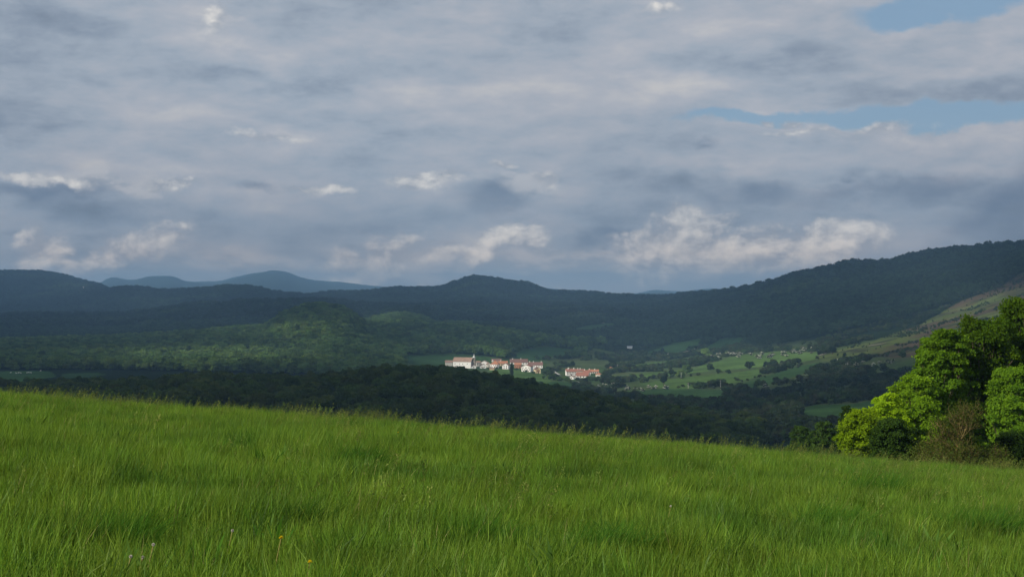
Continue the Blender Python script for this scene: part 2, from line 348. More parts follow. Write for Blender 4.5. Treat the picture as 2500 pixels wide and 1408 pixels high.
# ------------------------------------------------------------------ land cover (which plot is pasture, rough slope, wood)
def inpoly(px, py, poly):
    r = np.zeros(px.shape, bool); n = len(poly)
    for i in range(n):
        x1, y1 = poly[i]; x2, y2 = poly[(i+1) % n]
        if y1 == y2: continue
        c = ((y1 > py) != (y2 > py)) & (px < (x2-x1)*(py-y1)/(y2-y1)+x1)
        r ^= c
    return r
FIELDS = [  # (colour key, Ymin, Ymax, polygon)
 ('g', 1900, 2700, [(985, 868), (1100, 864), (1180, 869), (1230, 877), (1262, 876), (1262, 892), (1100, 900), (1040, 895), (985, 885)]),
 ('g', 2000, 2900, [(1265, 857), (1330, 846), (1400, 852), (1422, 864), (1380, 872), (1300, 880), (1255, 878)]),
 ('l', 1500, 2400, [(1190, 900), (1250, 901), (1290, 907), (1330, 914), (1347, 930), (1335, 936), (1290, 940), (1210, 930)]),
 ('g', 1500, 2400, [(1300, 934), (1345, 930), (1395, 932), (1410, 940), (1388, 950), (1330, 950)]),
 ('v', 1900, 2500, [(1090, 880), (1335, 878), (1335, 916), (1290, 910), (1180, 903), (1090, 903)]),
 ('v', 1700, 2500, [(1375, 898), (1475, 898), (1475, 930), (1440, 935), (1375, 928)]),
 ('l', 2800, 4000, [(1305, 803), (1340, 797), (1382, 798), (1380, 812), (1340, 808)]),
 ('g', 2800, 4000, [(1400, 802), (1440, 794), (1500, 789), (1520, 800), (1440, 818), (1402, 814)]),
 ('g', 2300, 3600, [(1440, 836), (1475, 822), (1530, 838), (1500, 842)]),
 ('g', 2000, 3300, [(1572, 862), (1640, 838), (1712, 825), (1718, 836), (1700, 850), (1640, 862)]),
 ('g', 2000, 3300, [(1722, 847), (1765, 825), (1856, 822), (1842, 836), (1770, 850), (1730, 854)]),
 ('l', 1700, 2700, [(1535, 893), (1620, 881), (1710, 868), (1722, 874), (1640, 889), (1560, 901)]),
 ('l', 1500, 2500, [(1488, 924), (1560, 911), (1640, 905), (1720, 896), (1732, 905), (1640, 916), (1560, 924), (1500, 931)]),
 ('l', 1400, 2300, [(1555, 936), (1620, 927), (1700, 917), (1800, 908), (1872, 897), (1852, 920), (1800, 933), (1700, 947), (1630, 950)]),
 ('g', 1200, 2200, [(1465, 964), (1540, 953), (1640, 948), (1760, 952), (1782, 966), (1740, 977), (1640, 980), (1530, 970)]),
 ('g', 1200, 2200, [(1805, 937), (1880, 915), (1950, 894), (2002, 884), (2016, 892), (1960, 912), (1880, 937), (1820, 950)]),
 ('l', 1700, 2700, [(1700, 895), (1800, 868), (1900, 858), (2000, 862), (1990, 878), (1880, 892), (1760, 905)]),
 ('g', 700, 1500, [(1945, 1002), (1990, 987), (2080, 986), (2150, 974), (2240, 955), (2240, 1005), (2110, 1025), (2050, 1036), (1960, 1038)]),
 ('b', 1300, 3600, [(1990, 876), (2050, 852), (2130, 832), (2250, 790), (2350, 733), (2440, 702), (2500, 662), (2800, 560), (2900, 800), (2500, 880), (2300, 882), (2240, 872), (2100, 872), (2030, 884)]),
 ('g', 1200, 1900, [(-400, 904), (0, 906), (60, 904), (125, 907), (138, 918), (60, 932), (-400, 940)]),
 ('g', 1200, 1900, [(150, 912), (240, 909), (262, 915), (200, 922), (150, 922)]),
 ('g', 6300, 8600, [(170, 702), (215, 704), (240, 714), (190, 712)]),
 ('g', 3500, 5600, [(320, 786), (365, 777), (392, 778), (380, 792), (340, 795)]),
 ('g', 4000, 5600, [(520, 747), (560, 745), (570, 750), (540, 753)]),
]
CKEY = {'g': (0.040, 0.084, 0.026), 'l': (0.068, 0.118, 0.030), 'b': (0.078, 0.080, 0.032), 'v': (0.050, 0.085, 0.028), 'w': (0.012, 0.022, 0.008)}
def cover(x, y, z=None):
    """0 = wood, k+1 = plot k"""
    x = np.asarray(x, float); y = np.asarray(y, float)
    if z is None: z = H(x, y)
    yy = np.maximum(y, 1.0)
    px, py = proj(x, yy, z)
    px = px + 5*(fbm(x/40, y/40, 2, 40)-0.5); py = py + 2.5*(fbm(x/50, y/50, 2, 41)-0.5)
    c = np.zeros(x.shape, int)
    for k, (key, y0, y1, poly) in enumerate(FIELDS):
        msk = (c == 0) & (y > y0) & (y < y1)
        if msk.any():
            sub = np.zeros(x.shape, bool); sub[msk] = inpoly(px[msk], py[msk], poly)
            c[sub] = k+1
    return c

# ------------------------------------------------------------------ materials
def new_mat(name):
    m = bpy.data.materials.new(name); m.use_nodes = True
    m.node_tree.nodes.clear(); return m, NG(m.node_tree)
def out(g, sh):
    o = g.new('ShaderNodeOutputMaterial'); g.l.new(sh, o.inputs[0]); return o

def leaf_mat(name, c1, c2, c3=None, trans=0.35, patch=0.0, tcol=1.5, gloss=0.0, world_patch=None):
    """foliage: colour varies leaf by leaf (tint), plant by plant (random)"""
    m, g = new_mat(name)
    at = g.new('ShaderNodeAttribute', attribute_name='tint').outputs['Fac']
    oi = g.new('ShaderNodeObjectInfo').outputs['Random']
    col = g.mix(at, c1, c2)
    if c3 is not None:
        col = g.mix(g.ramp(oi, 0.3, 1.0, 0.0, 0.9, smooth=False), col, c3)
    if world_patch:
        pos = g.new('ShaderNodeNewGeometry').outputs['Position']
        for sc, c, a, b, k in world_patch:
            col = g.mix(g.ramp(g.noise(pos, sc, 3, 0.55), a, b, 0.0, k), col, c)
    val = g.ramp(g.m('FRACT', g.m('MULTIPLY', oi, 7.31)), 0, 1, 0.62, 1.42, smooth=False)
    col = g.v('SCALE', col, scale=val)
    d = g.new('ShaderNodeBsdfDiffuse'); g.put(d.inputs[0], col)
    t = g.new('ShaderNodeBsdfTranslucent'); g.put(t.inputs[0], g.v('MULTIPLY', col, (tcol, tcol*0.95, 0.7)))
    mx = g.new('ShaderNodeMixShader'); mx.inputs[0].default_value = trans
    g.l.new(d.outputs[0], mx.inputs[1]); g.l.new(t.outputs[0], mx.inputs[2])
    res = mx.outputs[0]
    if gloss > 0:
        gl = g.new('ShaderNodeBsdfGlossy'); gl.inputs['Roughness'].default_value = 0.45; g.put(gl.inputs[0], (0.6, 0.65, 0.6))
        m2 = g.new('ShaderNodeMixShader'); m2.inputs[0].default_value = gloss
        g.l.new(res, m2.inputs[1]); g.l.new(gl.outputs[0], m2.inputs[2]); res = m2.outputs[0]
    out(g, res)
    return m

def surf_mat(name, c1, c2, scale=1.0, rough=0.9, detail=5, stretch=(1, 1, 1), coord='Object', bump=0.0, spec=0.2):
    m, g = new_mat(name)
    tc = g.new('ShaderNodeTexCoord').outputs[coord]
    n = g.noise(g.v('MULTIPLY', tc, stretch), scale, detail, 0.6)
    col = g.mix(g.ramp(n, 0.3, 0.7), c1, c2)
    b = g.new('ShaderNodeBsdfPrincipled'); g.put(b.inputs['Base Color'], col)
    b.inputs['Roughness'].default_value = rough; b.inputs['Specular IOR Level'].default_value = spec
    if bump:
        bp = g.new('ShaderNodeBump'); bp.inputs['Strength'].default_value = bump; g.put(bp.inputs['Height'], n)
        g.l.new(bp.outputs[0], b.inputs['Normal'])
    out(g, b.outputs[0]); return m

M = {}
M['bark'] = surf_mat('bark', (0.06, 0.045, 0.03), (0.13, 0.10, 0.07), 6, stretch=(3, 3, 0.6), bump=0.4)
M['fine_twig'] = surf_mat('olive_twig', (0.13, 0.10, 0.035), (0.22, 0.17, 0.06), 3)
M['dead_bark'] = surf_mat('pale_bark', (0.26, 0.15, 0.05), (0.40, 0.25, 0.09), 5, stretch=(3, 3, 0.6), bump=0.3)
M['twig'] = surf_mat('twig_bark', (0.10, 0.065, 0.03), (0.17, 0.12, 0.05), 3)
M['wood_leaf'] = leaf_mat('dark_wood_leaf', (0.032, 0.058, 0.014), (0.062, 0.100, 0.022), (0.070, 0.088, 0.022), 0.25)
M['hill_leaf'] = leaf_mat('hill_leaf', (0.070, 0.128, 0.034), (0.125, 0.205, 0.048), (0.130, 0.180, 0.045), 0.25,
    world_patch=[(0.006, (0.045, 0.09, 0.032), 0.45, 0.62, 0.6), (0.02, (0.09, 0.13, 0.03), 0.55, 0.7, 0.35)])
M['side_leaf'] = leaf_mat('hillside_leaf', (0.030, 0.058, 0.026), (0.050, 0.088, 0.034), (0.040, 0.066, 0.030), 0.2,
    world_patch=[(0.006, (0.022, 0.040, 0.024), 0.45, 0.6, 0.6), (0.012, (0.060, 0.085, 0.036), 0.58, 0.7, 0.5)])
M['far_leaf'] = leaf_mat('far_leaf', (0.022, 0.042, 0.020), (0.036, 0.062, 0.026), (0.026, 0.04, 0.024), 0.15,
    world_patch=[(0.0022, (0.014, 0.024, 0.015), 0.44, 0.56, 0.8), (0.004, (0.060, 0.095, 0.032), 0.56, 0.66, 0.7)])  # bright and dark patches paint lit stripes onto the distant ridges
M['valley_leaf'] = leaf_mat('valley_leaf', (0.036, 0.066, 0.026), (0.066, 0.108, 0.036), (0.070, 0.076, 0.042), 0.25,
    world_patch=[(0.012, (0.020, 0.034, 0.016), 0.45, 0.6, 0.6), (0.03, (0.07, 0.065, 0.04), 0.6, 0.7, 0.4)])
M['conifer_leaf'] = leaf_mat('conifer_leaf', (0.014, 0.028, 0.014), (0.024, 0.042, 0.018), None, 0.1)
M['blossom'] = leaf_mat('blossom', (0.48, 0.50, 0.40), (0.70, 0.70, 0.62), None, 0.3, tcol=1.0)
M['beech_leaf'] = leaf_mat('beech_leaf', (0.055, 0.125, 0.009), (0.130, 0.225, 0.014), None, 0.42, tcol=1.55, gloss=0.0)
M['young_leaf'] = leaf_mat('young_leaf', (0.16, 0.28, 0.010), (0.30, 0.44, 0.014), None, 0.42, tcol=1.4, gloss=0.0)
M['mid_leaf'] = leaf_mat('mid_leaf', (0.075, 0.155, 0.009), (0.16, 0.26, 0.013), None, 0.42, tcol=1.5)
M['dark_leaf'] = leaf_mat('dark_shrub_leaf', (0.026, 0.058, 0.010), (0.050, 0.092, 0.014), None, 0.3)
M['bud_leaf'] = leaf_mat('bud_leaf', (0.05, 0.075, 0.014), (0.10, 0.13, 0.02), None, 0.35)
M['grass'] = leaf_mat('grass_blade', (0.058, 0.140, 0.016), (0.140, 0.250, 0.024), (0.175, 0.250, 0.030), 0.38, tcol=1.4, gloss=0.01,
    world_patch=[(0.35, (0.028, 0.095, 0.014), 0.48, 0.68, 0.5), (0.9, (0.17, 0.22, 0.02), 0.56, 0.74, 0.5), (3.0, (0.03, 0.09, 0.015), 0.5, 0.75, 0.5)])
M['straw'] = leaf_mat('straw_blade', (0.22, 0.20, 0.07), (0.38, 0.33, 0.14), None, 0.3)
M['herb'] = leaf_mat('herb_leaf', (0.06, 0.13, 0.025), (0.11, 0.19, 0.035), None, 0.35)
M['seed'] = leaf_mat('seed_head', (0.10, 0.17, 0.03), (0.20, 0.22, 0.06), None, 0.3)
M['tussock'] = leaf_mat('tussock_blade', (0.030, 0.090, 0.012), (0.060, 0.140, 0.016), None, 0.35)
M['wall'] = surf_mat('whitewashed_wall', (0.80, 0.78, 0.73), (0.88, 0.86, 0.82), 0.8, bump=0.05)
M['wall_old'] = surf_mat('old_plaster', (0.50, 0.47, 0.40), (0.68, 0.65, 0.57), 0.7, bump=0.05)
M['wall_cream'] = surf_mat('cream_plaster', (0.74, 0.58, 0.36), (0.80, 0.66, 0.44), 0.7)
M['brick'] = surf_mat('brick_wall', (0.33, 0.15, 0.08), (0.45, 0.22, 0.13), 2.0)
M['stone'] = surf_mat('stone_wall', (0.26, 0.22, 0.17), (0.42, 0.36, 0.28), 2.2, bump=0.3)
def tile_mat(name, c1, c2):
    m, g = new_mat(name)
    tc = g.new('ShaderNodeTexCoord').outputs['Object']
    w = g.new('ShaderNodeTexWave', wave_type='BANDS', bands_direction='X'); g.put(w.inputs['Vector'], tc); w.inputs['Scale'].default_value = 1.6
    w.inputs['Distortion'].default_value = 0.6
    n = g.noise(tc, 0.9, 6, 0.65)
    col = g.mix(g.ramp(n, 0.3, 0.7), c1, c2)
    col = g.mix(g.m('MULTIPLY', g.ramp(g.noise(tc, 0.25, 3, 0.5), 0.5, 0.7), 0.35), col, (0.10, 0.075, 0.06))
    b = g.new('ShaderNodeBsdfPrincipled'); g.put(b.inputs['Base Color'], col); b.inputs['Roughness'].default_value = 0.85
    bp = g.new('ShaderNodeBump'); bp.inputs['Strength'].default_value = 0.5; bp.inputs['Distance'].default_value = 0.06; g.put(bp.inputs['Height'], w.outputs['Fac']); g.l.new(bp.outputs[0], b.inputs['Normal'])
    out(g, b.outputs[0]); return m
M['tile_orange'] = tile_mat('orange_roof_tile', (0.36, 0.14, 0.070), (0.47, 0.21, 0.11))
M['tile_red'] = tile_mat('red_roof_tile', (0.26, 0.10, 0.065), (0.34, 0.145, 0.09))
M['tile_dark'] = tile_mat('dark_roof_tile', (0.15, 0.075, 0.055), (0.21, 0.11, 0.08))
M['tile_brown'] = tile_mat('brown_roof_tile', (0.27, 0.17, 0.12), (0.37, 0.24, 0.17))
M['glass'] = surf_mat('window_glass', (0.02, 0.022, 0.026), (0.045, 0.05, 0.055), 1.0, rough=0.2, spec=0.5)
M['shutter'] = surf_mat('brown_shutter', (0.20, 0.08, 0.03), (0.30, 0.13, 0.05), 3.0)
M['door'] = surf_mat('wooden_door', (0.10, 0.05, 0.025), (0.16, 0.08, 0.04), 3.0)
M['metal'] = surf_mat('painted_metal', (0.50, 0.52, 0.54), (0.62, 0.64, 0.66), 2.0, rough=0.5)
M['spire'] = surf_mat('spire_sheet', (0.50, 0.52, 0.50), (0.64, 0.66, 0.62), 2.0, rough=0.5)
M['concrete'] = surf_mat('concrete', (0.36, 0.35, 0.33), (0.48, 0.47, 0.44), 3.0)
M['asphalt'] = surf_mat('asphalt', (0.11, 0.11, 0.11), (0.17, 0.165, 0.16), 0.4)
M['gravel'] = surf_mat('gravel_track', (0.22, 0.18, 0.13), (0.32, 0.27, 0.20), 0.4)
M['wool'] = surf_mat('wool', (0.62, 0.58, 0.50), (0.76, 0.72, 0.64), 6.0, bump=0.4)
M['petal'] = surf_mat('yellow_petal', (0.82, 0.60, 0.01), (0.88, 0.70, 0.02), 30)
M['stem'] = surf_mat('flower_stem', (0.20, 0.22, 0.05), (0.30, 0.22, 0.08), 8)
M['fluff'] = surf_mat('seed_clock', (0.55, 0.50, 0.42), (0.70, 0.66, 0.58), 30)

# ground sheet material
m, g = new_mat('ground_cover')
ca = g.new('ShaderNodeAttribute', attribute_name='cover').outputs['Color']
pos = g.new('ShaderNodeNewGeometry').outputs['Position']
na = g.noise(pos, 0.03, 6, 0.6); nb = g.noise(pos, 0.25, 5, 0.65); nc = g.noise(pos, 0.008, 4, 0.55)
col = g.v('SCALE', ca, scale=g.m('MULTIPLY', g.ramp(na, 0.3, 0.7, 0.78, 1.22), g.m('MULTIPLY', g.ramp(nb, 0.25, 0.75, 0.75, 1.25), g.ramp(nc, 0.35, 0.65, 0.85, 1.15))))
wv = g.new('ShaderNodeTexWave', wave_type='BANDS', bands_direction='DIAGONAL'); g.put(wv.inputs['Vector'], pos); wv.inputs['Scale'].default_value = 0.06; wv.inputs['Distortion'].default_value = 2.5
col = g.v('SCALE', col, scale=g.ramp(wv.outputs['Fac'], 0, 1, 0.93, 1.07))
d = g.new('ShaderNodeBsdfDiffuse'); g.put(d.inputs[0], col)
bp = g.new('ShaderNodeBump'); bp.inputs['Strength'].default_value = 0.6; bp.inputs['Distance'].default_value = 1.2; g.put(bp.inputs['Height'], nb); g.l.new(bp.outputs[0], d.inputs['Normal'])
out(g, d.outputs[0]); M['ground'] = m

# ------------------------------------------------------------------ ground sheet
yr = np.concatenate([np.arange(-60, 100, 1.6), np.geomspace(100, 22000, 820)])
sr = np.concatenate([np.linspace(-0.56, -0.36, 40, endpoint=False), np.linspace(-0.36, 0.36, 620, endpoint=False), np.linspace(0.36, 0.56, 41)])
YY, SS = np.meshgrid(yr, sr, indexing='ij')
XX = SS*(np.maximum(YY, 0)+170.0*np.exp(-np.maximum(YY, 0)/500.0))
ZZ = H(XX.ravel(), YY.ravel()).reshape(XX.shape)
nr, ncl = XX.shape
I = np.arange(nr*ncl).reshape(nr, ncl)
Q = np.stack([I[:-1, :-1], I[:-1, 1:], I[1:, 1:], I[1:, :-1]], -1).reshape(-1, 4)
me = mesh_np('ground', np.stack([XX, YY, ZZ], -1).reshape(-1, 3), quads=Q, smooth=True)
cv = cover(XX.ravel(), YY.ravel(), ZZ.ravel())
cols = np.tile(np.array([*CKEY['w'], 1.0]), (cv.size, 1))
xf = XX.ravel(); yf = YY.ravel()
cols[yf < 160] = (0.030, 0.060, 0.012, 1)
far = yf > 3600
cols[far] = (0.020, 0.035, 0.020, 1)
cols[yf > 9500] = (0.024, 0.040, 0.026, 1)
_pxv, _pyv = proj(xf, np.maximum(yf, 1), ZZ.ravel())
vg = (cv == 0) & (yf > 1000) & (yf < 2700) & (_pxv > 985) & (_pyv > 830)
_n = fbm(xf/70, yf/90, 3, 77)[:, None]
cols[vg, :3] = (np.array((0.050, 0.088, 0.028))*(1-_n)+np.array((0.074, 0.086, 0.036))*_n)[vg]
for k, (key, *_r) in enumerate(FIELDS):
    s_ = cv == k+1; c = np.array(CKEY[key])
    jit = 0.9 + 0.25*((k*37) % 11)/11
    cols[s_, :3] = c*jit
    if key == 'b':   # rough slope: patches of bracken, heather and poor grass
        nn = fbm(xf[s_]/60, yf[s_]/110, 4, 60)[:, None]; n2_ = fbm(xf[s_]/28, yf[s_]/50, 3, 70)[:, None]
        a = np.array((0.085, 0.110, 0.030)); b_ = np.array((0.085, 0.062, 0.036)); d_ = np.array((0.040, 0.040, 0.022))
        w1 = np.clip((nn-0.42)*6, 0, 1); w2 = np.clip((n2_-0.58)*8, 0, 1)
        cols[s_, :3] = (a*(1-w1)+b_*w1)*(1-w2)+d_*w2
attr(me, 'cover', cols, 'FLOAT_COLOR')
ground = link('ground', me, None, M['ground']); setp(ground, 'grassy and wooded hill country rolling to the horizon', 'ground', kind='structure')

# ------------------------------------------------------------------ foliage builders
def unit(v): return v/np.maximum(np.linalg.norm(v, axis=-1, keepdims=True), 1e-9)
def leaf_cloud(r, n, size, lobes, seed=0, up=0.25, jitter=0.7, shell=(0.72, 1.06), flat=1.0, aspect=0.6):
    """n leaf-sized faces spread over the shells of the lobes. lobes: (x,y,z,rx,ry,rz)"""
    L = np.array(lobes, float)
    wgt = (L[:, 3]*L[:, 5]); wgt = wgt/wgt.sum()
    k = r.choice(len(L), n, p=wgt)
    d = unit(r.normal(size=(n, 3))); d[:, 2] = np.where(d[:, 2] < -0.35, -d[:, 2]*0.7, d[:, 2]); d = unit(d)
    rad = r.uniform(shell[0], shell[1], (n, 1))
    c = L[k, :3] + d*L[k, 3:6]*rad
    nrm = unit(d + jitter*r.normal(size=(n, 3)) + np.array([0, 0, up]))
    t = unit(np.cross(nrm, r.normal(size=(n, 3)))); b = np.cross(nrm, t)
    s = size*r.uniform(0.6, 1.3, (n, 1))
    V = np.stack([c - t*s, c - b*s*aspect, c + t*s, c + b*s*aspect], 1)
    tint = np.repeat(r.uniform(0, 1, n)*0.6 + 0.4*r.uniform(0, 1, len(L))[k], 4)
    return V.reshape(-1, 3), np.arange(n*4).reshape(n, 4), tint
def ico(lobes, sub=1, seed=0, scale=0.8):
    import bmesh
    bm = bmesh.new(); bmesh.ops.create_icosphere(bm, subdivisions=sub, radius=1)
    v = np.array([q.co[:] for q in bm.verts]); f = np.array([[q.index for q in p.verts] for p in bm.faces]); bm.free()
    r = np.random.default_rng(seed)
    VV = []; FF = []; k = 0
    for l in lobes:
        w = v*(1+0.12*r.normal(size=(len(v), 1)))*np.array(l[3:6])*scale + np.array(l[:3])
        VV.append(w); FF.append(f+k); k += len(v)
    return np.concatenate(VV), np.concatenate(FF)
def tube(path, radii, seg=6):
    path = np.array(path, float); n = len(path); radii = np.array(radii, float)
    tg = unit(np.gradient(path, axis=0)); a = np.where(np.abs(tg[:, 2:3]) > 0.9, [[1., 0, 0]], [[0., 0, 1]])
    s1 = unit(np.cross(tg, a)); s2 = np.cross(tg, s1)
    th = np.linspace(0, 2*np.pi, seg, endpoint=False)
    V = path[:, None]+radii[:, None, None]*(np.cos(th)[None, :, None]*s1[:, None]+np.sin(th)[None, :, None]*s2[:, None])
    I = np.arange(n*seg).reshape(n, seg); J = np.roll(I, -1, axis=1)
    Qd = np.stack([I[:-1], J[:-1], J[1:], I[1:]], -1).reshape(-1, 4)
    return V.reshape(-1, 3), Qd
def join(parts):
    V = []; Qs = []; k = 0
    for v, q in parts: V.append(v); Qs.append(np.asarray(q)+k); k += len(v)
    return np.concatenate(V), np.concatenate(Qs)
def leaf_mesh(name, V, Q, T, mat, core=None):
    if core is not None:
        vc, fc = core; k = len(V)
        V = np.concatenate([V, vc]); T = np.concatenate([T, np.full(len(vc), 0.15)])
        me = mesh_np(name, V, quads=Q, tris=fc+k)
    else: me = mesh_np(name, V, quads=Q)
    attr(me, 'tint', T); me.materials.append(mat); return me
def crown_lobes(r, R0, Hc, z0, n, rl=(0.35, 0.55), cone=0.0):
    L = [(0, 0, z0+Hc*0.5, R0*0.7, R0*0.7, Hc*0.42)]
    for i in range(n):
        a = r.uniform(0, 2*np.pi); h = r.uniform(0.12, 0.95)
        rr = R0*(1-cone*h)*math.sqrt(max(0.0, 1-(2*h-0.95)**2*0.75))*r.uniform(0.55, 0.85)
        s = R0*r.uniform(*rl)*(1-0.3*h)
        L.append((math.cos(a)*rr, math.sin(a)*rr, z0+Hc*h*0.88, s, s, s*r.uniform(0.65, 0.95)))
    return L
def trunk_mesh(name, r, h, rad, limbs=4, reach=2.0, mat='bark', zl=0.35):
    parts = []; wob = r.normal(size=(5, 2))*0.05*h*0.3
    path = [(wob[i, 0]*i/4, wob[i, 1]*i/4, h*i/4 - (0.8 if i == 0 else 0)) for i in range(5)]
    parts.append(tube(path, [rad*1.2, rad, rad*0.8, rad*0.5, rad*0.2], 7))
    for i in range(limbs):
        a = 2*np.pi*i/limbs + r.uniform(-.5, .5); z = h*r.uniform(zl, 0.7); L = reach*r.uniform(.7, 1.1)
        p = [(0, 0, z), (math.cos(a)*L*.5, math.sin(a)*L*.5, z+L*.35), (math.cos(a)*L, math.sin(a)*L, z+L*.85)]
        parts.append(tube(p, [rad*.5, rad*.32, rad*.1], 5))
    V, Q = join(parts); me = mesh_np(name, V, quads=Q, smooth=True); me.materials.append(M[mat]); return me

LIB = bpy.data.collections.new('tree_library')
def lib_coll(name, meshes):
    c = bpy.data.collections.new(name)
    for i, me in enumerate(meshes):
        o = bpy.data.objects.new('%s_%02d' % (name, i), me); c.objects.link(o)
    return c
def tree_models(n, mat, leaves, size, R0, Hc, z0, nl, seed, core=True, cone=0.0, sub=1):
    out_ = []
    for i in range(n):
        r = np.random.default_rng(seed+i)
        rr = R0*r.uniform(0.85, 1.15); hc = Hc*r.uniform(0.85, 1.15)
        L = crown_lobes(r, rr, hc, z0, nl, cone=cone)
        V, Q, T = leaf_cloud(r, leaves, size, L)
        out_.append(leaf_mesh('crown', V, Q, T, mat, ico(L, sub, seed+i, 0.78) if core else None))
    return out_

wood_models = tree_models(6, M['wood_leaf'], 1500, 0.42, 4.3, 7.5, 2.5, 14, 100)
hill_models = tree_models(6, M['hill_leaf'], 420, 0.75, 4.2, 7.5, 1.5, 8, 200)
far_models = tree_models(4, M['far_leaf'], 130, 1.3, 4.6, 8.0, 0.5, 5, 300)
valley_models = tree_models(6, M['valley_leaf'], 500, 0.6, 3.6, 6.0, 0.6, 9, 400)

def scatter(name, pts, scl, rot, idx, meshes, label, cat):
    me = bpy.data.meshes.new(name); P_ = np.asarray(pts, np.float32)
    me.vertices.add(len(P_)); me.vertices.foreach_set('co', P_.ravel())
    attr(me, 'scl', scl, 'FLOAT_VECTOR'); attr(me, 'rot', rot, 'FLOAT_VECTOR'); attr(me, 'idx', idx, 'INT')
    o = bpy.data.objects.new(name, me); COL.objects.link(o)
    coll = lib_coll(name+'_model', meshes)
    ng = bpy.data.node_groups.new(name, 'GeometryNodeTree')
    ng.interface.new_socket('Geometry', in_out='INPUT', socket_type='NodeSocketGeometry')
    ng.interface.new_socket('Geometry', in_out='OUTPUT', socket_type='NodeSocketGeometry')
    a = ng.nodes.new('NodeGroupInput'); b = ng.nodes.new('NodeGroupOutput')
    ip = ng.nodes.new('GeometryNodeInstanceOnPoints'); ci = ng.nodes.new('GeometryNodeCollectionInfo')
    ci.inputs['Collection'].default_value = coll; ci.inputs['Separate Children'].default_value = True; ci.inputs['Reset Children'].default_value = True
    def na(nm, dt):
        n = ng.nodes.new('GeometryNodeInputNamedAttribute'); n.data_type = dt; n.inputs['Name'].default_value = nm
        return next(s for s in n.outputs if s.enabled and s.name == 'Attribute')
    ng.links.new(a.outputs[0], ip.inputs['Points']); ng.links.new(ci.outputs[0], ip.inputs['Instance'])
    ip.inputs['Pick Instance'].default_value = True
    ng.links.new(na('idx', 'INT'), ip.inputs['Instance Index'])
    e2r = ng.nodes.new('FunctionNodeEulerToRotation'); ng.links.new(na('rot', 'FLOAT_VECTOR'), e2r.inputs[0])
    ng.links.new(e2r.outputs[0], ip.inputs['Rotation']); ng.links.new(na('scl', 'FLOAT_VECTOR'), ip.inputs['Scale'])
    ng.links.new(ip.outputs[0], b.inputs[0])
    md = o.modifiers.new('scatter', 'NODES'); md.node_group = ng
    setp(o, label, cat, kind='stuff'); return o
def jitter_pts(y0, y1, spacing, seed, umax=0.40, spg=0.0):
    """random points over the trapezoid the view can reach, density 1/spacing^2 (spacing grows by spg per metre)"""
    r = np.random.default_rng(seed)
    n = int(umax*(y1*y1-y0*y0)/spacing**2)
    y = np.sqrt(r.uniform(y0*y0, y1*y1, n)); x = r.uniform(-umax, umax, n)*y
    return x, y
def scatter_attrs(n, seed, lo, hi, nm):
    r = np.random.default_rng(seed)
    s = r.uniform(lo, hi, n); scl = np.stack([s*r.uniform(.9, 1.15, n), s*r.uniform(.9, 1.15, n), s*r.uniform(.85, 1.15, n)], -1)
    rot = np.stack([r.normal(0, .04, n), r.normal(0, .04, n), r.uniform(0, 6.283, n)], -1)
    return scl, rot, r.integers(0, nm, n)
def thin(x, y, z, step=3):
    """drop what can never be seen from near the camera: points well under the local skyline"""
    return np.ones(len(x), bool)

def rowYat(k, x, y):
    return np.interp(x/np.maximum(y, 1), UG, rowY[k])
# --- near dark wood
x, y = jitter_pts(440, 1180, 7.0, 21, 0.42)
z = H(x, y); c = cover(x, y, z); px, py = proj(x, y, z)
ok = (c == 0) & ~((px > 1850) & (y > 620)) & ~((px > 1560) & (y > 950)) & (y < rowYat(2, x, y)+170)
x, y, z = x[ok], y[ok], z[ok]
s_, r_, i_ = scatter_attrs(len(x), 22, 0.65, 1.15, 6)
scatter('near_wood', np.stack([x, y, z], -1), s_, r_, i_, wood_models, 'dark green beech wood on the rise behind the meadow', 'wood')
print('near wood', len(x))
# --- wooded mid hills
x, y = jitter_pts(1420, 3450, 7.4, 23, 0.40)
z = H(x, y); c = cover(x, y, z); px, py = proj(x, y, z)
right = px > 1500
val = (px > 1240) & (y < 2450) | (px > 1430) & (py > 846)          # open valley: handled separately
ok = (c == 0) & (~val) & (y > 1560)
ok &= ~((px < 1250) & (y < 1650)) & ~((px > 985) & (px < 1260) & (y < 2260))
x, y, z = x[ok], y[ok], z[ok]
rt = (px[ok] > 1480) | (y > 2800) & ((px[ok] > 1150) | (px[ok] < 880))
s_, r_, i_ = scatter_attrs(int(rt.sum()), 29, 0.65, 1.5, 6)
side_models = tree_models(5, M['side_leaf'], 420, 0.75, 4.2, 7.5, 1.5, 8, 230)
scatter('hillside_wood', np.stack([x, y, z], -1)[rt], s_, r_, i_ % 5, side_models, 'dark blue-green wood covering the long hillside on the right', 'wood')
x, y, z = x[~rt], y[~rt], z[~rt]
s_, r_, i_ = scatter_attrs(len(x), 24, 0.65, 1.55, 6)
scatter('hill_wood', np.stack([x, y, z], -1), s_, r_, i_, hill_models, 'green broadleaf wood covering the rounded middle hills', 'wood')
print('hill wood', len(x))
# --- far wooded ridges
x, y = jitter_pts(3450, 8600, 12.5, 25, 0.40)
z = H(x, y); c = cover(x, y, z)
ok = (c == 0); x, y, z = x[ok], y[ok], z[ok]
s_, r_, i_ = scatter_attrs(len(x), 26, 0.8, 2.2, 4)
scatter('far_wood', np.stack([x, y, z], -1), s_, r_, i_, far_models, 'blue-green wood covering the distant ridges', 'wood')
print('far wood', len(x))
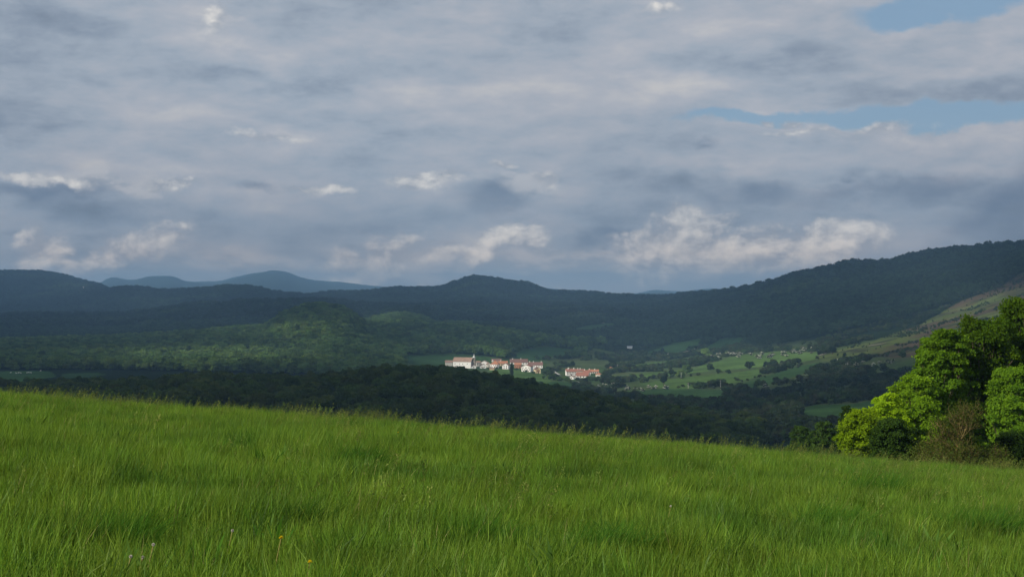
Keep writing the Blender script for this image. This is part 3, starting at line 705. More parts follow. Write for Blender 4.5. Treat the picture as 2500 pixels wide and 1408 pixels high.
# --- valley copses, hedges and scrub (everything too small and dense to count)
x, y = jitter_pts(560, 3000, 5.6, 27, 0.42)
z = H(x, y); c = cover(x, y, z); px, py = proj(x, y, z)
val = (px > 1240) & (y < 2450) | (px > 1430) & (py > 846)
inw = ((px > 1850) & (y > 620)) | ((px > 1560) & (y > 950)) | ((px > 1240) & (y > 1420))
dens = fbm(x/38, y/38, 3, 90)
ok = (c == 0) & val & inw & ((dens > 0.585) | (py > 985) & (dens > 0.38) | (px > 1980) & (py > 905) & (dens > 0.42))
iv = [k+1 for k, f in enumerate(FIELDS) if f[0] == 'v']; ib = [k+1 for k, f in enumerate(FIELDS) if f[0] == 'b']
scrub = np.isin(c, ib) & (fbm(x/30, y/60, 3, 95) > 0.60) & (rng.uniform(size=len(x)) < 0.5)
edge = np.isin(c, ib) & (rng.uniform(size=len(x)) < 0.012)
ok = ok | scrub | edge
x, y, z, c = x[ok], y[ok], z[ok], c[ok]
s_, r_, i_ = scatter_attrs(len(x), 28, 0.45, 1.15, 6)
s_[np.isin(c, ib)] *= 0.42
scatter('valley_scrub', np.stack([x, y, z], -1), s_, r_, i_, valley_models, 'hedges, copses and scrub between the valley pastures', 'scrub')
print('valley', len(x))


# ------------------------------------------------------------------ single trees and shrubs
def empty(name, loc, rz=0.0, label=None, cat=None, group=None):
    o = bpy.data.objects.new(name, None); COL.objects.link(o); o.location = loc; o.rotation_euler = (0, 0, rz)
    o.empty_display_size = 0.5
    return setp(o, label, cat, group)
def child(name, me, parent):
    o = bpy.data.objects.new(name, me); COL.objects.link(o); o.parent = parent; return o
def place_tree(name, crown, trunk, loc, sc, rz, label, cat, group=None):
    t = empty(name, loc, rz, label, cat, group); t.scale = sc if hasattr(sc, '__len__') else (sc, sc, sc)
    child('crown', crown, t)
    if trunk is not None: child('trunk', trunk, t)
    return t
r0 = np.random.default_rng(50)
tk = [trunk_mesh('trunk', r0, 5.0, 0.22, 4, 1.8, 'bark', 0.3) for _ in range(3)]
haw = tree_models(4, M['blossom'], 260, 0.30, 2.1, 3.2, 0.5, 7, 500, core=False)
hawb = []
for i in range(4):      # green leaves under the blossom
    r = np.random.default_rng(520+i); L = crown_lobes(r, 2.1, 3.2, 0.4, 7)
    V, Q, T = leaf_cloud(r, 420, 0.34, L)
    V2, Q2, T2 = leaf_cloud(r, 460, 0.27, [(a, b, c+0.25, d_*1.05, e_*1.05, f_*1.05) for a, b, c, d_, e_, f_ in L[1:7]])
    k = len(V); vc, fc = ico(L, 1, i, 0.72)
    me = mesh_np('crown', np.concatenate([V, V2, vc]), quads=np.concatenate([Q, Q2+k]), tris=fc+k+len(V2))
    attr(me, 'tint', np.concatenate([T, T2, np.full(len(vc), .2)]))
    me.materials.append(M['valley_leaf']); me.materials.append(M['blossom'])
    mi = np.zeros(len(me.polygons), np.int32); mi[len(Q):len(Q)+len(Q2)] = 1; me.polygons.foreach_set('material_index', mi)
    hawb.append(me)
single = tree_models(5, M['valley_leaf'], 1100, 0.36, 3.2, 6.0, 1.0, 12, 600)
bright_s = tree_models(3, M['hill_leaf'], 1100, 0.36, 3.2, 5.6, 1.0, 12, 640)
con = tree_models(2, M['conifer_leaf'], 1100, 0.34, 2.8, 8.0, 1.0, 12, 660, cone=0.55)
def at_px(px, py, y0=1200.0, y1=3600.0): return hit(px, py, y0, y1)
used = []
def lone(kind, px, py, hpx, label, cat='tree', group=None, y0=1200.0, wk=1.0, name=None):
    p = at_px(px, py, y0); Hm = hpx*p.y/F
    lib, h0, nm = {'round': (single, 7.0, 'broadleaf_tree'), 'bright': (bright_s, 6.6, 'broadleaf_tree'), 'conifer': (con, 9.0, 'conifer_tree'),
              'hawthorn': (hawb, 3.9, 'hawthorn_bush'), 'bush': (single, 7.0, 'hedge_bush')}[kind]
    k = Hm/h0; used.append((px, py))
    return place_tree(name or nm, random.choice(lib), random.choice(tk), p - Vector((0, 0, 0.3*k)), (k*wk, k*wk, k), random.uniform(0, 6.28), label, cat, group)
# the poplar in front of the village
pl = []
r = np.random.default_rng(70)
Lp = [(r.normal(0, .35), r.normal(0, .35), 2.0+i*1.15, 2.3*math.sin(math.pi*min(0.96, (i+2.0)/17.0))**0.55*r.uniform(.85, 1.1), 2.3*math.sin(math.pi*min(0.96, (i+2.0)/17.0))**0.55*r.uniform(.85, 1.1), 1.5) for i in range(15)]
V, Q, T = leaf_cloud(r, 3200, 0.36, Lp, up=0.5)
pop = leaf_mesh('crown', V, Q, T, M['valley_leaf'], ico(Lp, 1, 71, 0.7))
pp = hit(1249, 926, 1500); kk = (925-884)*pp.y/F/19.5
place_tree('poplar_tree', pop, trunk_mesh('trunk', r, 14, 0.3, 5, 1.2, 'bark', 0.2), pp, (kk*1.05, kk*1.05, kk), 0.4, 'tall narrow poplar standing alone in front of the village houses', 'tree')
lone('conifer', 1621, 941, 26, 'dark rounded evergreen standing alone on the sunlit terrace field', wk=1.5, name='evergreen_tree')
lone('conifer', 1617, 866, 18, 'small dark tree standing alone beside the far pasture farmhouse', wk=1.2, name='evergreen_tree')
lone('round', 1334, 917, 24, 'round green tree at the right end of the upper village row', wk=1.25)
lone('bright', 1722, 874, 26, 'tall light green tree at the left edge of the hawthorn thicket', wk=1.2)
lone('round', 1310, 877, 12, 'little round tree in the field behind the village', wk=1.3)
lone('bright', 1663, 924, 22, 'light green tree between two terrace fields', wk=1.1)
lone('bright', 1675, 914, 26, 'taller light green tree behind the terrace hedge', wk=1.1)
lone('round', 1830, 900, 22, 'broad dark green tree at the top edge of the long pasture', wk=1.4)
lone('round', 1778, 912, 12, 'low dark bush standing in the long pasture hedge', wk=1.5)
lone('round', 1795, 925, 6, 'single low bush in the middle of the long pasture', wk=1.8, cat='bush')
lone('round', 1664, 925, 5, 'tiny lone bush on the lit terrace field', wk=1.7, cat='bush')
lone('round', 1948, 898, 5, 'tiny lone bush on the upper strip pasture', wk=1.7, cat='bush')
lone('conifer', 2032, 865, 20, 'dark leafy oak at the foot of the bare slope', wk=2.2, name='oak_tree')
lone('conifer', 2062, 874, 14, 'pointed dark tree where the bare slope meets the scrub', wk=1.4)
def row(kind, pts, hp, label, cat, group, wk=1.0, y0=1200.0, jit=(5, 3), per=1, name=None):
    for (px, py) in pts:
        for _ in range(per):
            lone(kind, px+random.uniform(-jit[0], jit[0]), py+random.uniform(-jit[1], jit[1]), hp*random.uniform(.75, 1.25), label, cat, group, y0, wk*random.uniform(.9, 1.2), name)
def along(pl_, n):
    pl_ = np.array(pl_, float); d = np.concatenate([[0], np.cumsum(np.hypot(*np.diff(pl_, axis=0).T))]); t = np.linspace(0, d[-1], n)
    return list(zip(np.interp(t, d, pl_[:, 0]), np.interp(t, d, pl_[:, 1])))
row('hawthorn', along([(1735, 874), (1800, 868), (1860, 872), (1930, 866), (1990, 858)], 30), 9, 'white blossoming hawthorn in the long thicket across the valley slope', 'bush', 'hawthorns in the long thicket', 1.2, jit=(9, 6))
row('hawthorn', along([(1450, 940), (1500, 945), (1560, 955), (1620, 948)], 16), 9, 'white flecked hawthorn in the thicket below the terrace fields', 'bush', 'hawthorns below the terrace fields', 1.3, jit=(8, 6))
row('hawthorn', along([(2020, 892), (2070, 884), (2120, 890), (2190, 886)], 14), 9, 'white flowering hawthorn in the dark scrub under the bare slope', 'bush', 'hawthorns under the bare slope', 1.2, jit=(10, 8))
row('hawthorn', [(1967, 935), (1978, 942), (1868, 950), (1880, 958)], 11, 'pale blossoming hawthorn among the dark copse above the pole meadow', 'bush', 'hawthorns in the copse', 1.1, 800)
row('hawthorn', [(1838, 1030), (1843, 1036), (1800, 1045), (1935, 1048)], 13, 'cream flowering bush in the trees just below the meadow', 'bush', 'flowering bushes below the meadow', 1.0, 500)
row('bush', along([(1490, 909), (1560, 905), (1640, 900), (1690, 893)], 16), 10, 'hedge bush between the two upper terrace fields', 'bush', 'bushes of the upper terrace hedge', 1.2)
row('bush', along([(1560, 930), (1630, 922), (1700, 915)], 10), 8, 'hedge bush between the two lower terrace fields', 'bush', 'bushes of the lower terrace hedge', 1.2)
row('bush', along([(1660, 945), (1700, 943), (1740, 948)], 8), 10, 'dark bush on the bank above the rounded pasture', 'bush', 'bushes above the rounded pasture', 1.3)
row('bush', along([(1800, 932), (1860, 920), (1930, 900), (1960, 890)], 14), 8, 'bush of the diagonal hedge below the long pasture', 'bush', 'bushes of the diagonal hedge', 1.3)
row('bright', along([(1330, 925), (1350, 925), (1375, 930), (1395, 934)], 8), 11, 'light green garden bush between the two groups of houses', 'bush', 'garden bushes between the houses', 1.3, jit=(4, 3), name='garden_bush')
row('bush', along([(1420, 936), (1450, 930), (1475, 925), (1490, 918)], 12), 13, 'dark green tree beside the lower houses', 'tree', 'trees beside the lower houses', 1.1, name='broadleaf_tree')
row('bush', [(1436, 925), (1411, 930), (1470, 921), (1456, 926)], 11, 'dark garden tree between the lower houses', 'tree', 'garden trees of the lower houses', 1.1, jit=(1, 1), name='garden_tree')
row('bush', [(1196, 902), (1222, 900), (1262, 905), (1284, 910), (1213, 901), (1302, 912)], 7, 'small garden tree in front of the upper village row', 'tree', 'garden trees of the upper village', 1.2, jit=(2, 1), name='garden_tree')
row('round', along([(1600, 877), (1660, 872), (1720, 862), (1780, 850), (1840, 842)], 20), 12, 'tree of the dark hedge below the shaded pastures', 'tree', 'trees of the dark hedge', 1.2, y0=1500)

# ------------------------------------------------------------------ the tree group at the right edge of the meadow
def big_tree(name, px, Y, py_top, py_base, half_px, leafn, size, mat, label, cat, seed, lobes=26, depth=1.0, trunk=True, group=None, lift=0.1, flat=1.0):
    """px/py fix where the plant stands and how tall and wide it is"""
    x = (px-CX)/F*Y; zg_ = float(H(x, Y)[0])
    ztop = CAMZ-(py_top-HY)/F*Y; Hh = ztop-zg_; Rr = half_px*Y/F
    r = np.random.default_rng(seed); L = [(0, 0, Hh*0.5, Rr*0.62, Rr*0.62*depth, Hh*0.40)]
    for i in range(lobes*5):
        a = r.uniform(0, 2*np.pi); h = r.uniform(lift, 1.0)
        rr = math.sqrt(max(0.02, 1-(1.7*(h-0.42))**2)) if h > 0.42 else 1.0-0.25*(0.42-h)
        rr *= Rr*r.uniform(0.45, 0.97); s = Rr*r.uniform(0.07, 0.20)
        L.append((math.cos(a)*rr, math.sin(a)*rr*depth, min(h*Hh, Hh-s*0.8), s, s, s*r.uniform(.55, .9)))
    leafn = int(leafn*1.7); size *= 0.74
    V, Q, T = leaf_cloud(r, leafn, size, L, jitter=0.95, up=0.35, shell=(0.5, 1.22))
    # clumps at the ends of twigs break the outline
    m_ = int(leafn*0.22); ks = r.choice(len(L), 160); cen = np.array([L[k][:3] for k in ks]); rad = np.array([L[k][3:6] for k in ks])
    dd_ = unit(r.normal(size=(160, 3))+np.array([0, 0, .25])); tips = cen+dd_*rad*r.uniform(1.02, 1.28, (160, 1))
    kk_ = r.integers(0, 160, m_); off = r.normal(size=(m_, 3))*np.array([.17, .17, .10])*(Rr/3.0)**0.5
    c = tips[kk_]+off; nn = unit(r.normal(size=(m_, 3))+np.array([0, 0, .8])); t_ = unit(np.cross(nn, r.normal(size=(m_, 3)))); b_ = np.cross(nn, t_); s_ = size*r.uniform(.6, 1.2, (m_, 1))
    V2 = np.stack([c-t_*s_, c-b_*s_*.6, c+t_*s_, c+b_*s_*.6], 1).reshape(-1, 3); Q2 = np.arange(m_*4).reshape(m_, 4)+len(V)
    V = np.concatenate([V, V2]); Q = np.concatenate([Q, Q2]); T = np.concatenate([T, np.repeat(r.uniform(.2, 1, m_), 4)])
    t = empty(name, (x, Y, zg_), 0, label, cat, group)
    cm = leaf_mesh('crown', V, Q, T, mat); child('crown', cm, t)
    parts = []
    nst = 1 if trunk else 5
    for s in range(nst):
        a0 = r.uniform(0, 6.28); o = 0 if trunk else 0.25
        b0 = np.array([math.cos(a0)*o, math.sin(a0)*o, -0.3]); tp = np.array([math.cos(a0)*Rr*(.1 if trunk else .5), math.sin(a0)*Rr*(.1 if trunk else .5), Hh*(.8 if trunk else .6)])
        rad0 = 0.03*Hh if trunk else 0.012*Hh
        path = [b0+(tp-b0)*f+r.normal(size=3)*0.04*Hh*f*(1-f)*2 for f in (0, .25, .5, .75, 1)]
        parts.append(tube(path, [rad0*1.2, rad0, rad0*.7, rad0*.4, rad0*.1], 7))
    for l in L[1:]:
        f = r.uniform(.15, .6); p0 = np.array([0, 0, l[2]*f]); p1 = np.array(l[:3]); mid = (p0+p1)/2+np.array([0, 0, .12*Rr])
        parts.append(tube([p0, mid, p1-np.array([0, 0, l[5]*.3])], [0.009*Hh, 0.006*Hh, 0.002*Hh], 5))
    Vt, Qt_ = join(parts); tm = mesh_np('trunk', Vt, quads=Qt_, smooth=True); tm.materials.append(M['bark']); child('trunk', tm, t)
    return t
big_tree('beech_tree', 2520, 104, 730, 1110, 165, 60000, 0.125, M['beech_leaf'], 'tallest beech of the group, cut by the right edge of the view', 'tree', 801, 44)
big_tree('beech_tree', 2395, 100, 778, 1110, 130, 46000, 0.12, M['beech_leaf'], 'second tallest beech, just left of the tallest one', 'tree', 802, 38)
big_tree('beech_tree', 2305, 97, 805, 1100, 85, 30000, 0.12, M['beech_leaf'], 'beech with upright pointed top at the left shoulder of the group', 'tree', 803, 34)
big_tree('beech_tree', 2275, 96, 858, 1100, 78, 26000, 0.11, M['beech_leaf'], 'beech filling the left flank of the group under the pointed one', 'tree', 815, 28)
big_tree('beech_tree', 2225, 94, 918, 1095, 84, 30000, 0.11, M['mid_leaf'], 'lower spreading beech at the left side of the group', 'tree', 804, 26)
big_tree('young_beech', 2165, 90, 962, 1100, 62, 20000, 0.105, M['young_leaf'], 'yellow-green young beech behind the dark shrub', 'tree', 805, 24, trunk=False)
big_tree('young_beech', 2108, 87, 1000, 1098, 66, 21000, 0.10, M['young_leaf'], 'bright yellow-green bush at the left end of the tree group', 'bush', 806, 24, trunk=False, lift=0.02)
big_tree('beech_sapling', 2255, 91, 970, 1105, 58, 16000, 0.105, M['mid_leaf'], 'green sapling between the dark shrub and the bare one', 'bush', 809, 18, trunk=False)
big_tree('holly_shrub', 2175, 82, 1022, 1108, 62, 20000, 0.085, M['dark_leaf'], 'dark green rounded shrub in front of the bright young beeches', 'bush', 807, 24, trunk=False, lift=0.02)
big_tree('beech_tree', 2470, 96, 900, 1115, 95, 30000, 0.115, M['beech_leaf'], 'low broad beech behind the bare shrub at the right edge', 'tree', 808, 28)
big_tree('beech_tree', 2640, 100, 760, 1120, 130, 20000, 0.13, M['beech_leaf'], 'beech beyond the right edge of the group', 'tree', 810, 26)
big_tree('wayside_bush', 2470, 82, 1055, 1120, 60, 12000, 0.085, M['dark_leaf'], 'low dark bush right of the bare shrub', 'bush', 811, 18, trunk=False, lift=0.02)
big_tree('hedge_tree', 2010, 190, 1030, 1085, 45, 9000, 0.16, M['dark_leaf'], 'dark green tree rising behind the meadow edge left of the bright bush', 'tree', 812, 22)
big_tree('hedge_tree', 1955, 215, 1040, 1085, 40, 8000, 0.16, M['dark_leaf'], 'second dark tree from the bright bush behind the meadow edge', 'tree', 813, 20)
big_tree('hedge_tree', 2068, 150, 990, 1090, 34, 9000, 0.15, M['dark_leaf'], 'narrow shaded tree touching the bright bush from behind', 'tree', 814, 20)

# the bare shrub: a fan of orange-brown twigs with a pale stem
def bare_shrub(px, Y, py_top, half_px, label, seed, main=True, budn=9000):
    x = (px-CX)/F*Y; zg_ = float(H(x, Y)[0]); Hh = CAMZ-(py_top-HY)/F*Y-zg_; Rr = half_px*Y/F
    r = np.random.default_rng(seed); t = empty('bare_shrub', (x, Y, zg_), 0, label, 'bush')
    stems = []; twigs = []; ends = []
    def grow(p, d, L, rad, lvl, store):
        pts = [p]; q = p.copy(); dd = d.copy()
        for i in range(4):
            dd = unit(dd+r.normal(size=3)*0.11+np.array([0, 0, 0.05])); q = q+dd*L/4; pts.append(q.copy())
        rad = max(rad, .009); store.append(tube(pts, np.linspace(rad, rad*.5, 5), 5 if lvl < 2 else 3))
        if lvl >= 4: ends.append(q); return
        nb = [7, 5, 4, 3][lvl]
        for i in range(nb):
            f = r.uniform(.3, 1.0); k = min(4, int(f*4)); a = unit(r.normal(size=3)*np.array([1, 1, .5]))
            grow(pts[k], unit(dd*1.0+a*0.75+np.array([0, 0, .1])), L*r.uniform(.5, .68), rad*.5, lvl+1, twigs)
    if main: grow(np.array([0., 0, -.2]), np.array([0., 0, 1.]), Hh*.66, 0.11, 0, stems)
    for i in range(9):
        a = r.uniform(0, 6.28); e_ = r.uniform(.35, 1.1)
        grow(np.array([math.cos(a)*.3, math.sin(a)*.3, -.2]), unit(np.array([math.cos(a)*e_*Rr/Hh*1.2, math.sin(a)*e_, 1.0])), min(Hh*.55, Rr*.9)*r.uniform(.8, 1.1), 0.028, 1, twigs)
    if stems:
        V, Q = join(stems); me = mesh_np('stem', V, quads=Q); me.materials.append(M['dead_bark']); child('stem', me, t)
    V, Q = join(twigs); me = mesh_np('twigs', V, quads=Q); me.materials.append(M['fine_twig'] if main else M['twig']); child('twigs', me, t)
    E = np.array(ends); c = E[r.integers(0, len(E), budn)]+r.normal(size=(budn, 3))*0.12
    nn = unit(r.normal(size=(budn, 3))); t_ = unit(np.cross(nn, r.normal(size=(budn, 3)))); b_ = np.cross(nn, t_); s_ = 0.045*r.uniform(.6, 1.2, (budn, 1))
    V = np.stack([c-t_*s_, c-b_*s_*.6, c+t_*s_, c+b_*s_*.6], 1).reshape(-1, 3)
    child('young_leaves', leaf_mesh('young_leaves', V, np.arange(budn*4).reshape(-1, 4), np.repeat(r.uniform(0, 1, budn), 4), M['bud_leaf']), t)
bare_shrub(2335, 80, 968, 95, 'half bare shrub with a glowing orange-brown stem in front of the beeches', 901)
bare_shrub(2285, 81, 1000, 80, 'low tangled twiggy shrub just left of the orange stem', 902, main=False, budn=7000)
bare_shrub(2405, 80, 1012, 85, 'low tangled twiggy shrub just right of the orange stem', 903, main=False, budn=6000)

# ------------------------------------------------------------------ village
def box(x0, x1, y0, y1, z0, z1):
    V = np.array([(x, y, z) for z in (z0, z1) for x, y in ((x0, y0), (x1, y0), (x1, y1), (x0, y1))], float)
    Q = np.array([(3, 2, 1, 0), (4, 5, 6, 7), (0, 1, 5, 4), (1, 2, 6, 5), (2, 3, 7, 6), (3, 0, 4, 7)]); return V, Q
def part(name, boxes, mat, parent):
    V, Q = join(boxes) if isinstance(boxes, list) else boxes
    me = mesh_np(name, V, quads=Q); me.materials.append(M[mat]); return child(name, me, parent)
def prism(prof, axis, a0, a1):
    """closed profile (list of 2-D points) extruded along an axis; fan faces as quads/tris via n-gon"""
    n = len(prof); mk = (lambda p, a: (p[0], a, p[1])) if axis == 'y' else (lambda p, a: (a, p[0], p[1]))
    V = [mk(p, a0) for p in prof]+[mk(p, a1) for p in prof]
    Fc = [tuple(range(n)), tuple(range(2*n-1, n-1, -1))]+[(i, i+n, (i+1) % n+n, (i+1) % n) for i in range(n)]
    return V, Fc
def ngon(name, V, Fc, mat, parent):
    me = bpy.data.meshes.new(name); me.from_pydata(V, [], Fc); me.validate(); me.update(); me.materials.append(M[mat]); return child(name, me, parent)
def house(px, py, wpx, hpx, rpx, dep, kind, wall, roof, label, rot=0.0, wins=(), door=None, chim=(), y0=1700.0, name='village_house', cat='house', sink=2.5, shut=None, Y=None):
    """wins: (fraction along front, height fraction of wall, w m, h m)"""
    p = hit(px, py, y0) if Y is None else Vector(((px-CX)/F*Y, Y, CAMZ-(py-HY)/F*Y)); k = p.y/F
    w = wpx*k; h = hpx*k; rh = rpx*k; t = empty(name, p, R(rot), label, cat)
    hw = w/2; th = 0.25; ov = 0.5
    if kind == 'gable':       # gable end towards the viewer, ridge runs away
        V, Fc = prism([(-hw, -sink), (hw, -sink), (hw, h), (0, h+rh), (-hw, h)], 'y', 0, dep); ngon('wall', V, Fc, wall, t)
        sl = rh/hw
        V, Fc = prism([(-hw-ov, h-ov*sl+.02), (0, h+rh+.02), (hw+ov, h-ov*sl+.02), (hw+ov, h-ov*sl+.02+th), (0, h+rh+.02+th*1.2), (-hw-ov, h-ov*sl+.02+th)], 'y', -ov, dep+ov)
        V = [tuple(v) for v in V]; Fc = [(0, 1, 4, 5), (1, 2, 3, 4), (11, 10, 7, 6), (10, 9, 8, 7)]+Fc[2:]
        rf = ngon('roof', V, Fc, roof, t)
        zr = lambda x: h+rh-abs(x)*sl
    elif kind == 'long':      # long side towards the viewer
        hd = dep/2
        V, Fc = prism([(0, -sink), (dep, -sink), (dep, h), (hd, h+rh), (0, h)], 'x', -hw, hw); ngon('wall', V, Fc, wall, t)
        sl = rh/hd
        V, Fc = prism([(-ov, h-ov*sl+.02), (hd, h+rh+.02), (dep+ov, h-ov*sl+.02), (dep+ov, h-ov*sl+.02+th), (hd, h+rh+.02+th*1.2), (-ov, h-ov*sl+.02+th)], 'x', -hw-ov, hw+ov)
        Fc = [(0, 1, 4, 5), (1, 2, 3, 4), (11, 10, 7, 6), (10, 9, 8, 7)]+Fc[2:]
        rf = ngon('roof', V, Fc, roof, t)
        zr = lambda x: h+rh
    else:                     # hipped
        V_, Q_ = box(-hw, hw, 0, dep, -sink, h); part('wall', (V_, Q_), wall, t)
        hd = dep/2; rx = max(hw-hd, hw*.15)
        V = [(-hw-ov, -ov, h), (hw+ov, -ov, h), (hw+ov, dep+ov, h), (-hw-ov, dep+ov, h), (-rx, hd, h+rh), (rx, hd, h+rh), (-hw-ov, -ov, h+.2), (hw+ov, -ov, h+.2), (hw+ov, dep+ov, h+.2), (-hw-ov, dep+ov, h+.2)]
        rf = ngon('roof', V, [(3, 2, 1, 0), (0, 1, 7, 6), (1, 2, 8, 7), (2, 3, 9, 8), (3, 0, 6, 9), (6, 7, 5, 4), (8, 9, 4, 5), (7, 8, 5), (9, 6, 4)], roof, t)
        zr = lambda x: h+rh
    for (fx, fz, ww, wh) in wins:
        xx = -hw+fx*w; zz = fz*h
        wd = part('window', box(xx-ww/2, xx+ww/2, -.06, .05, zz-wh/2, zz+wh/2), 'glass' if shut is None else shut, t)
        part('frame', [box(xx-ww/2-.1, xx-ww/2, -.09, .05, zz-wh/2-.1, zz+wh/2+.1), box(xx+ww/2, xx+ww/2+.1, -.09, .05, zz-wh/2-.1, zz+wh/2+.1),
                       box(xx-ww/2, xx+ww/2, -.09, .05, zz+wh/2, zz+wh/2+.1), box(xx-ww/2-.05, xx+ww/2+.05, -.16, .05, zz-wh/2-.12, zz-wh/2)], 'shutter', wd)
    if door is not None:
        xx = -hw+door*w; part('door', box(xx-.7, xx+.7, -.07, .05, 0, 2.3), 'door', t)
    for (fx, fy) in chim:
        xx = -hw+fx*w; zz = zr(xx)
        part('chimney', [box(xx-.4, xx+.4, dep*fy-.4, dep*fy+.4, zz-1.6, zz+1.3), box(xx-.5, xx+.5, dep*fy-.5, dep*fy+.5, zz+1.3, zz+1.5)], 'wall', rf)
    return t
W2 = lambda n, f, ww=1.0, wh=1.2: [((i+.5)/n, f, ww, wh) for i in range(n)]
# church (nave, tower, spire)
YC = 2150.0; kc = YC/F
cp = hit(1127.5, 898, 1900); YC = cp.y; kc = YC/F; church = empty('church', cp, R(-4), 'big white church with a brown tiled roof and a small stone bell tower', 'church'); church.rotation_euler[2] = R(-20)
wn = 47*kc; he = 16.0*kc; rhh = 9*kc; dc = 12.0
V, Fc = prism([(0, -4), (dc, -4), (dc, he), (dc/2, he+rhh), (0, he)], 'x', -wn/2, wn/2); ngon('wall', V, Fc, 'wall', church)
sl = rhh/(dc/2); ov = .5
V, Fc = prism([(-ov, he-ov*sl+.03), (dc/2, he+rhh+.03), (dc+ov, he-ov*sl+.03), (dc+ov, he-ov*sl+.35), (dc/2, he+rhh+.4), (-ov, he-ov*sl+.35)], 'x', -wn/2-.6, wn/2+.6)
ngon('roof', V, [(0, 1, 4, 5), (1, 2, 3, 4), (11, 10, 7, 6), (10, 9, 8, 7)]+Fc[2:], 'tile_brown', church)
for fx, fz in ((.12, .62), (.38, .60), (.55, .60), (.8, .62)):
    xx = -wn/2+fx*wn; part('window', box(xx-.35, xx+.35, -.06, .05, fz*he-.7, fz*he+.7), 'glass', church)
tx = wn/2+2.2; tw = 2.0; tz = 28*kc
tower = part('tower', box(tx-tw, tx+tw, dc*.35, dc*.35+2*tw, -4, tz-6.2), 'stone', church)
part('belfry', [box(tx-tw*.85, tx-tw*.45, dc*.35+.3, dc*.35+2*tw-.3, tz-6.2, tz-1.6), box(tx+tw*.45, tx+tw*.85, dc*.35+.3, dc*.35+2*tw-.3, tz-6.2, tz-1.6),
                box(tx-tw*.45, tx+tw*.45, dc*.35+.3, dc*.35+2*tw-.3, tz-2.6, tz-1.6), box(tx-tw*.45, tx+tw*.45, dc*.35+.3, dc*.35+2*tw-.3, tz-6.2, tz-5.0)], 'stone', tower)
part('bell', box(tx-.35, tx+.35, dc*.35+tw-.3, dc*.35+tw+.3, tz-4.4, tz-3.3), 'metal', tower)
part('cornice', box(tx-tw*1.25, tx+tw*1.25, dc*.35-.4, dc*.35+2*tw+.4, tz-1.6, tz-1.1), 'spire', tower)
zz = tz-1.1; cyy = dc*.35+tw
ngon('spire', [(tx-1.3, cyy-1.3, zz), (tx+1.3, cyy-1.3, zz), (tx+1.3, cyy+1.3, zz), (tx-1.3, cyy+1.3, zz), (tx-.45, cyy-.45, zz+2.2), (tx+.45, cyy-.45, zz+2.2), (tx+.45, cyy+.45, zz+2.2), (tx-.45, cyy+.45, zz+2.2), (tx, cyy, zz+5.2)],
     [(3, 2, 1, 0), (0, 1, 5, 4), (1, 2, 6, 5), (2, 3, 7, 6), (3, 0, 4, 7), (4, 5, 8), (5, 6, 8), (6, 7, 8), (7, 4, 8)], 'spire', tower)
hs = house
YV = 2150.0
hs(1096, 893, 17, 9, 4, 8, 'long', 'wall_old', 'tile_brown', 'low house with a brown roof left of the church', 5)
hs(1156.5, 899, 12, 5, 3.2, 6, 'gable', 'wall', 'tile_red', 'small white lean-to house with a red roof under the church tower', 6, W2(1, .6))
hs(1169, 895, 12, 10.5, 3, 9, 'long', 'wall_old', 'tile_brown', 'white house with shade-greyed wall right of the church tower', 22, W2(2, .6))  # white wall; its shade is put in with the greyer plaster
hs(1181.5, 893, 17, 8, 4.5, 11, 'gable', 'wall', 'tile_brown', 'white gabled house standing behind a smaller white gable', -6, W2(3, .6))
hs(1179, 899, 15.5, 6, 3.6, 9, 'gable', 'wall', 'tile_brown', 'small white gabled house with two windows in the front row', 4, W2(2, .55, .9, .9), .5)
hs(1194, 897, 9, 8, 3.4, 8, 'gable', 'wall_old', 'tile_brown', 'narrow beige house squeezed beside the orange roofed house', 10, W2(1, .6))
hs(1207.5, 898, 19, 9, 8.5, 10, 'hip', 'wall', 'tile_orange', 'white house with a bright orange hipped roof', -8, W2(4, .7, .9, 1.1)+W2(3, .3), .5, [(.2, .4)])
hs(1212, 884, 24, 4, 3.4, 9, 'long', 'wall_old', 'tile_dark', 'dark red roofed house behind the orange hipped roof', 2)
hs(1228, 893, 24, 6, 5.2, 9, 'long', 'wall_cream', 'tile_orange', 'long orange roofed house in the middle of the upper village', 8, W2(4, .5), chim=[(.3, .5)])
hs(1233.5, 901, 15, 9, 5, 12, 'gable', 'wall', 'tile_brown', 'white gabled house with four dark windows left of the poplar', -14, [(.3, .8, 1, 1.4), (.7, .8, 1, 1.4), (.3, .32, 1.2, 1.3), (.7, .32, 1.2, 1.3)])
hs(1267, 890, 43, 5.5, 7, 13, 'long', 'wall', 'tile_dark', 'largest house of the upper village under a wide dark red roof', 2, W2(6, .5), chim=[(.62, .5), (.15, .5)])
hs(1258, 886, 7, 6, 3, 6, 'gable', 'wall', 'tile_dark', 'small white gable rising out of the wide dark red roof', 0, W2(1, .8, .8, .8))
hs(1264, 899, 16, 9, 3.5, 8, 'long', 'brick', 'tile_orange', 'brick walled barn with an orange roof right of the poplar', -6, W2(3, .5), .8, name='brick_barn', cat='barn')
hs(1284, 907, 23, 12, 4.5, 13, 'gable', 'wall', 'tile_red', 'wide white gabled house with two rows of windows', -16, W2(3, .78, 1, 1.2)+W2(4, .42, 1, 1.2)+W2(2, .14, 1.2, 1.2), .5, [(.35, .3)])
hs(1307, 898, 35, 7, 6.5, 11, 'long', 'wall', 'tile_dark', 'long white house under a dark brown roof at the right end of the upper row', -3, W2(6, .5), chim=[(.1, .5), (.35, .5), (.9, .5)])
hs(1300, 902, 10, 6.5, 3, 8, 'gable', 'wall', 'tile_dark', 'little white annex between the wide gabled house and the cream one', 4, W2(1, .6))
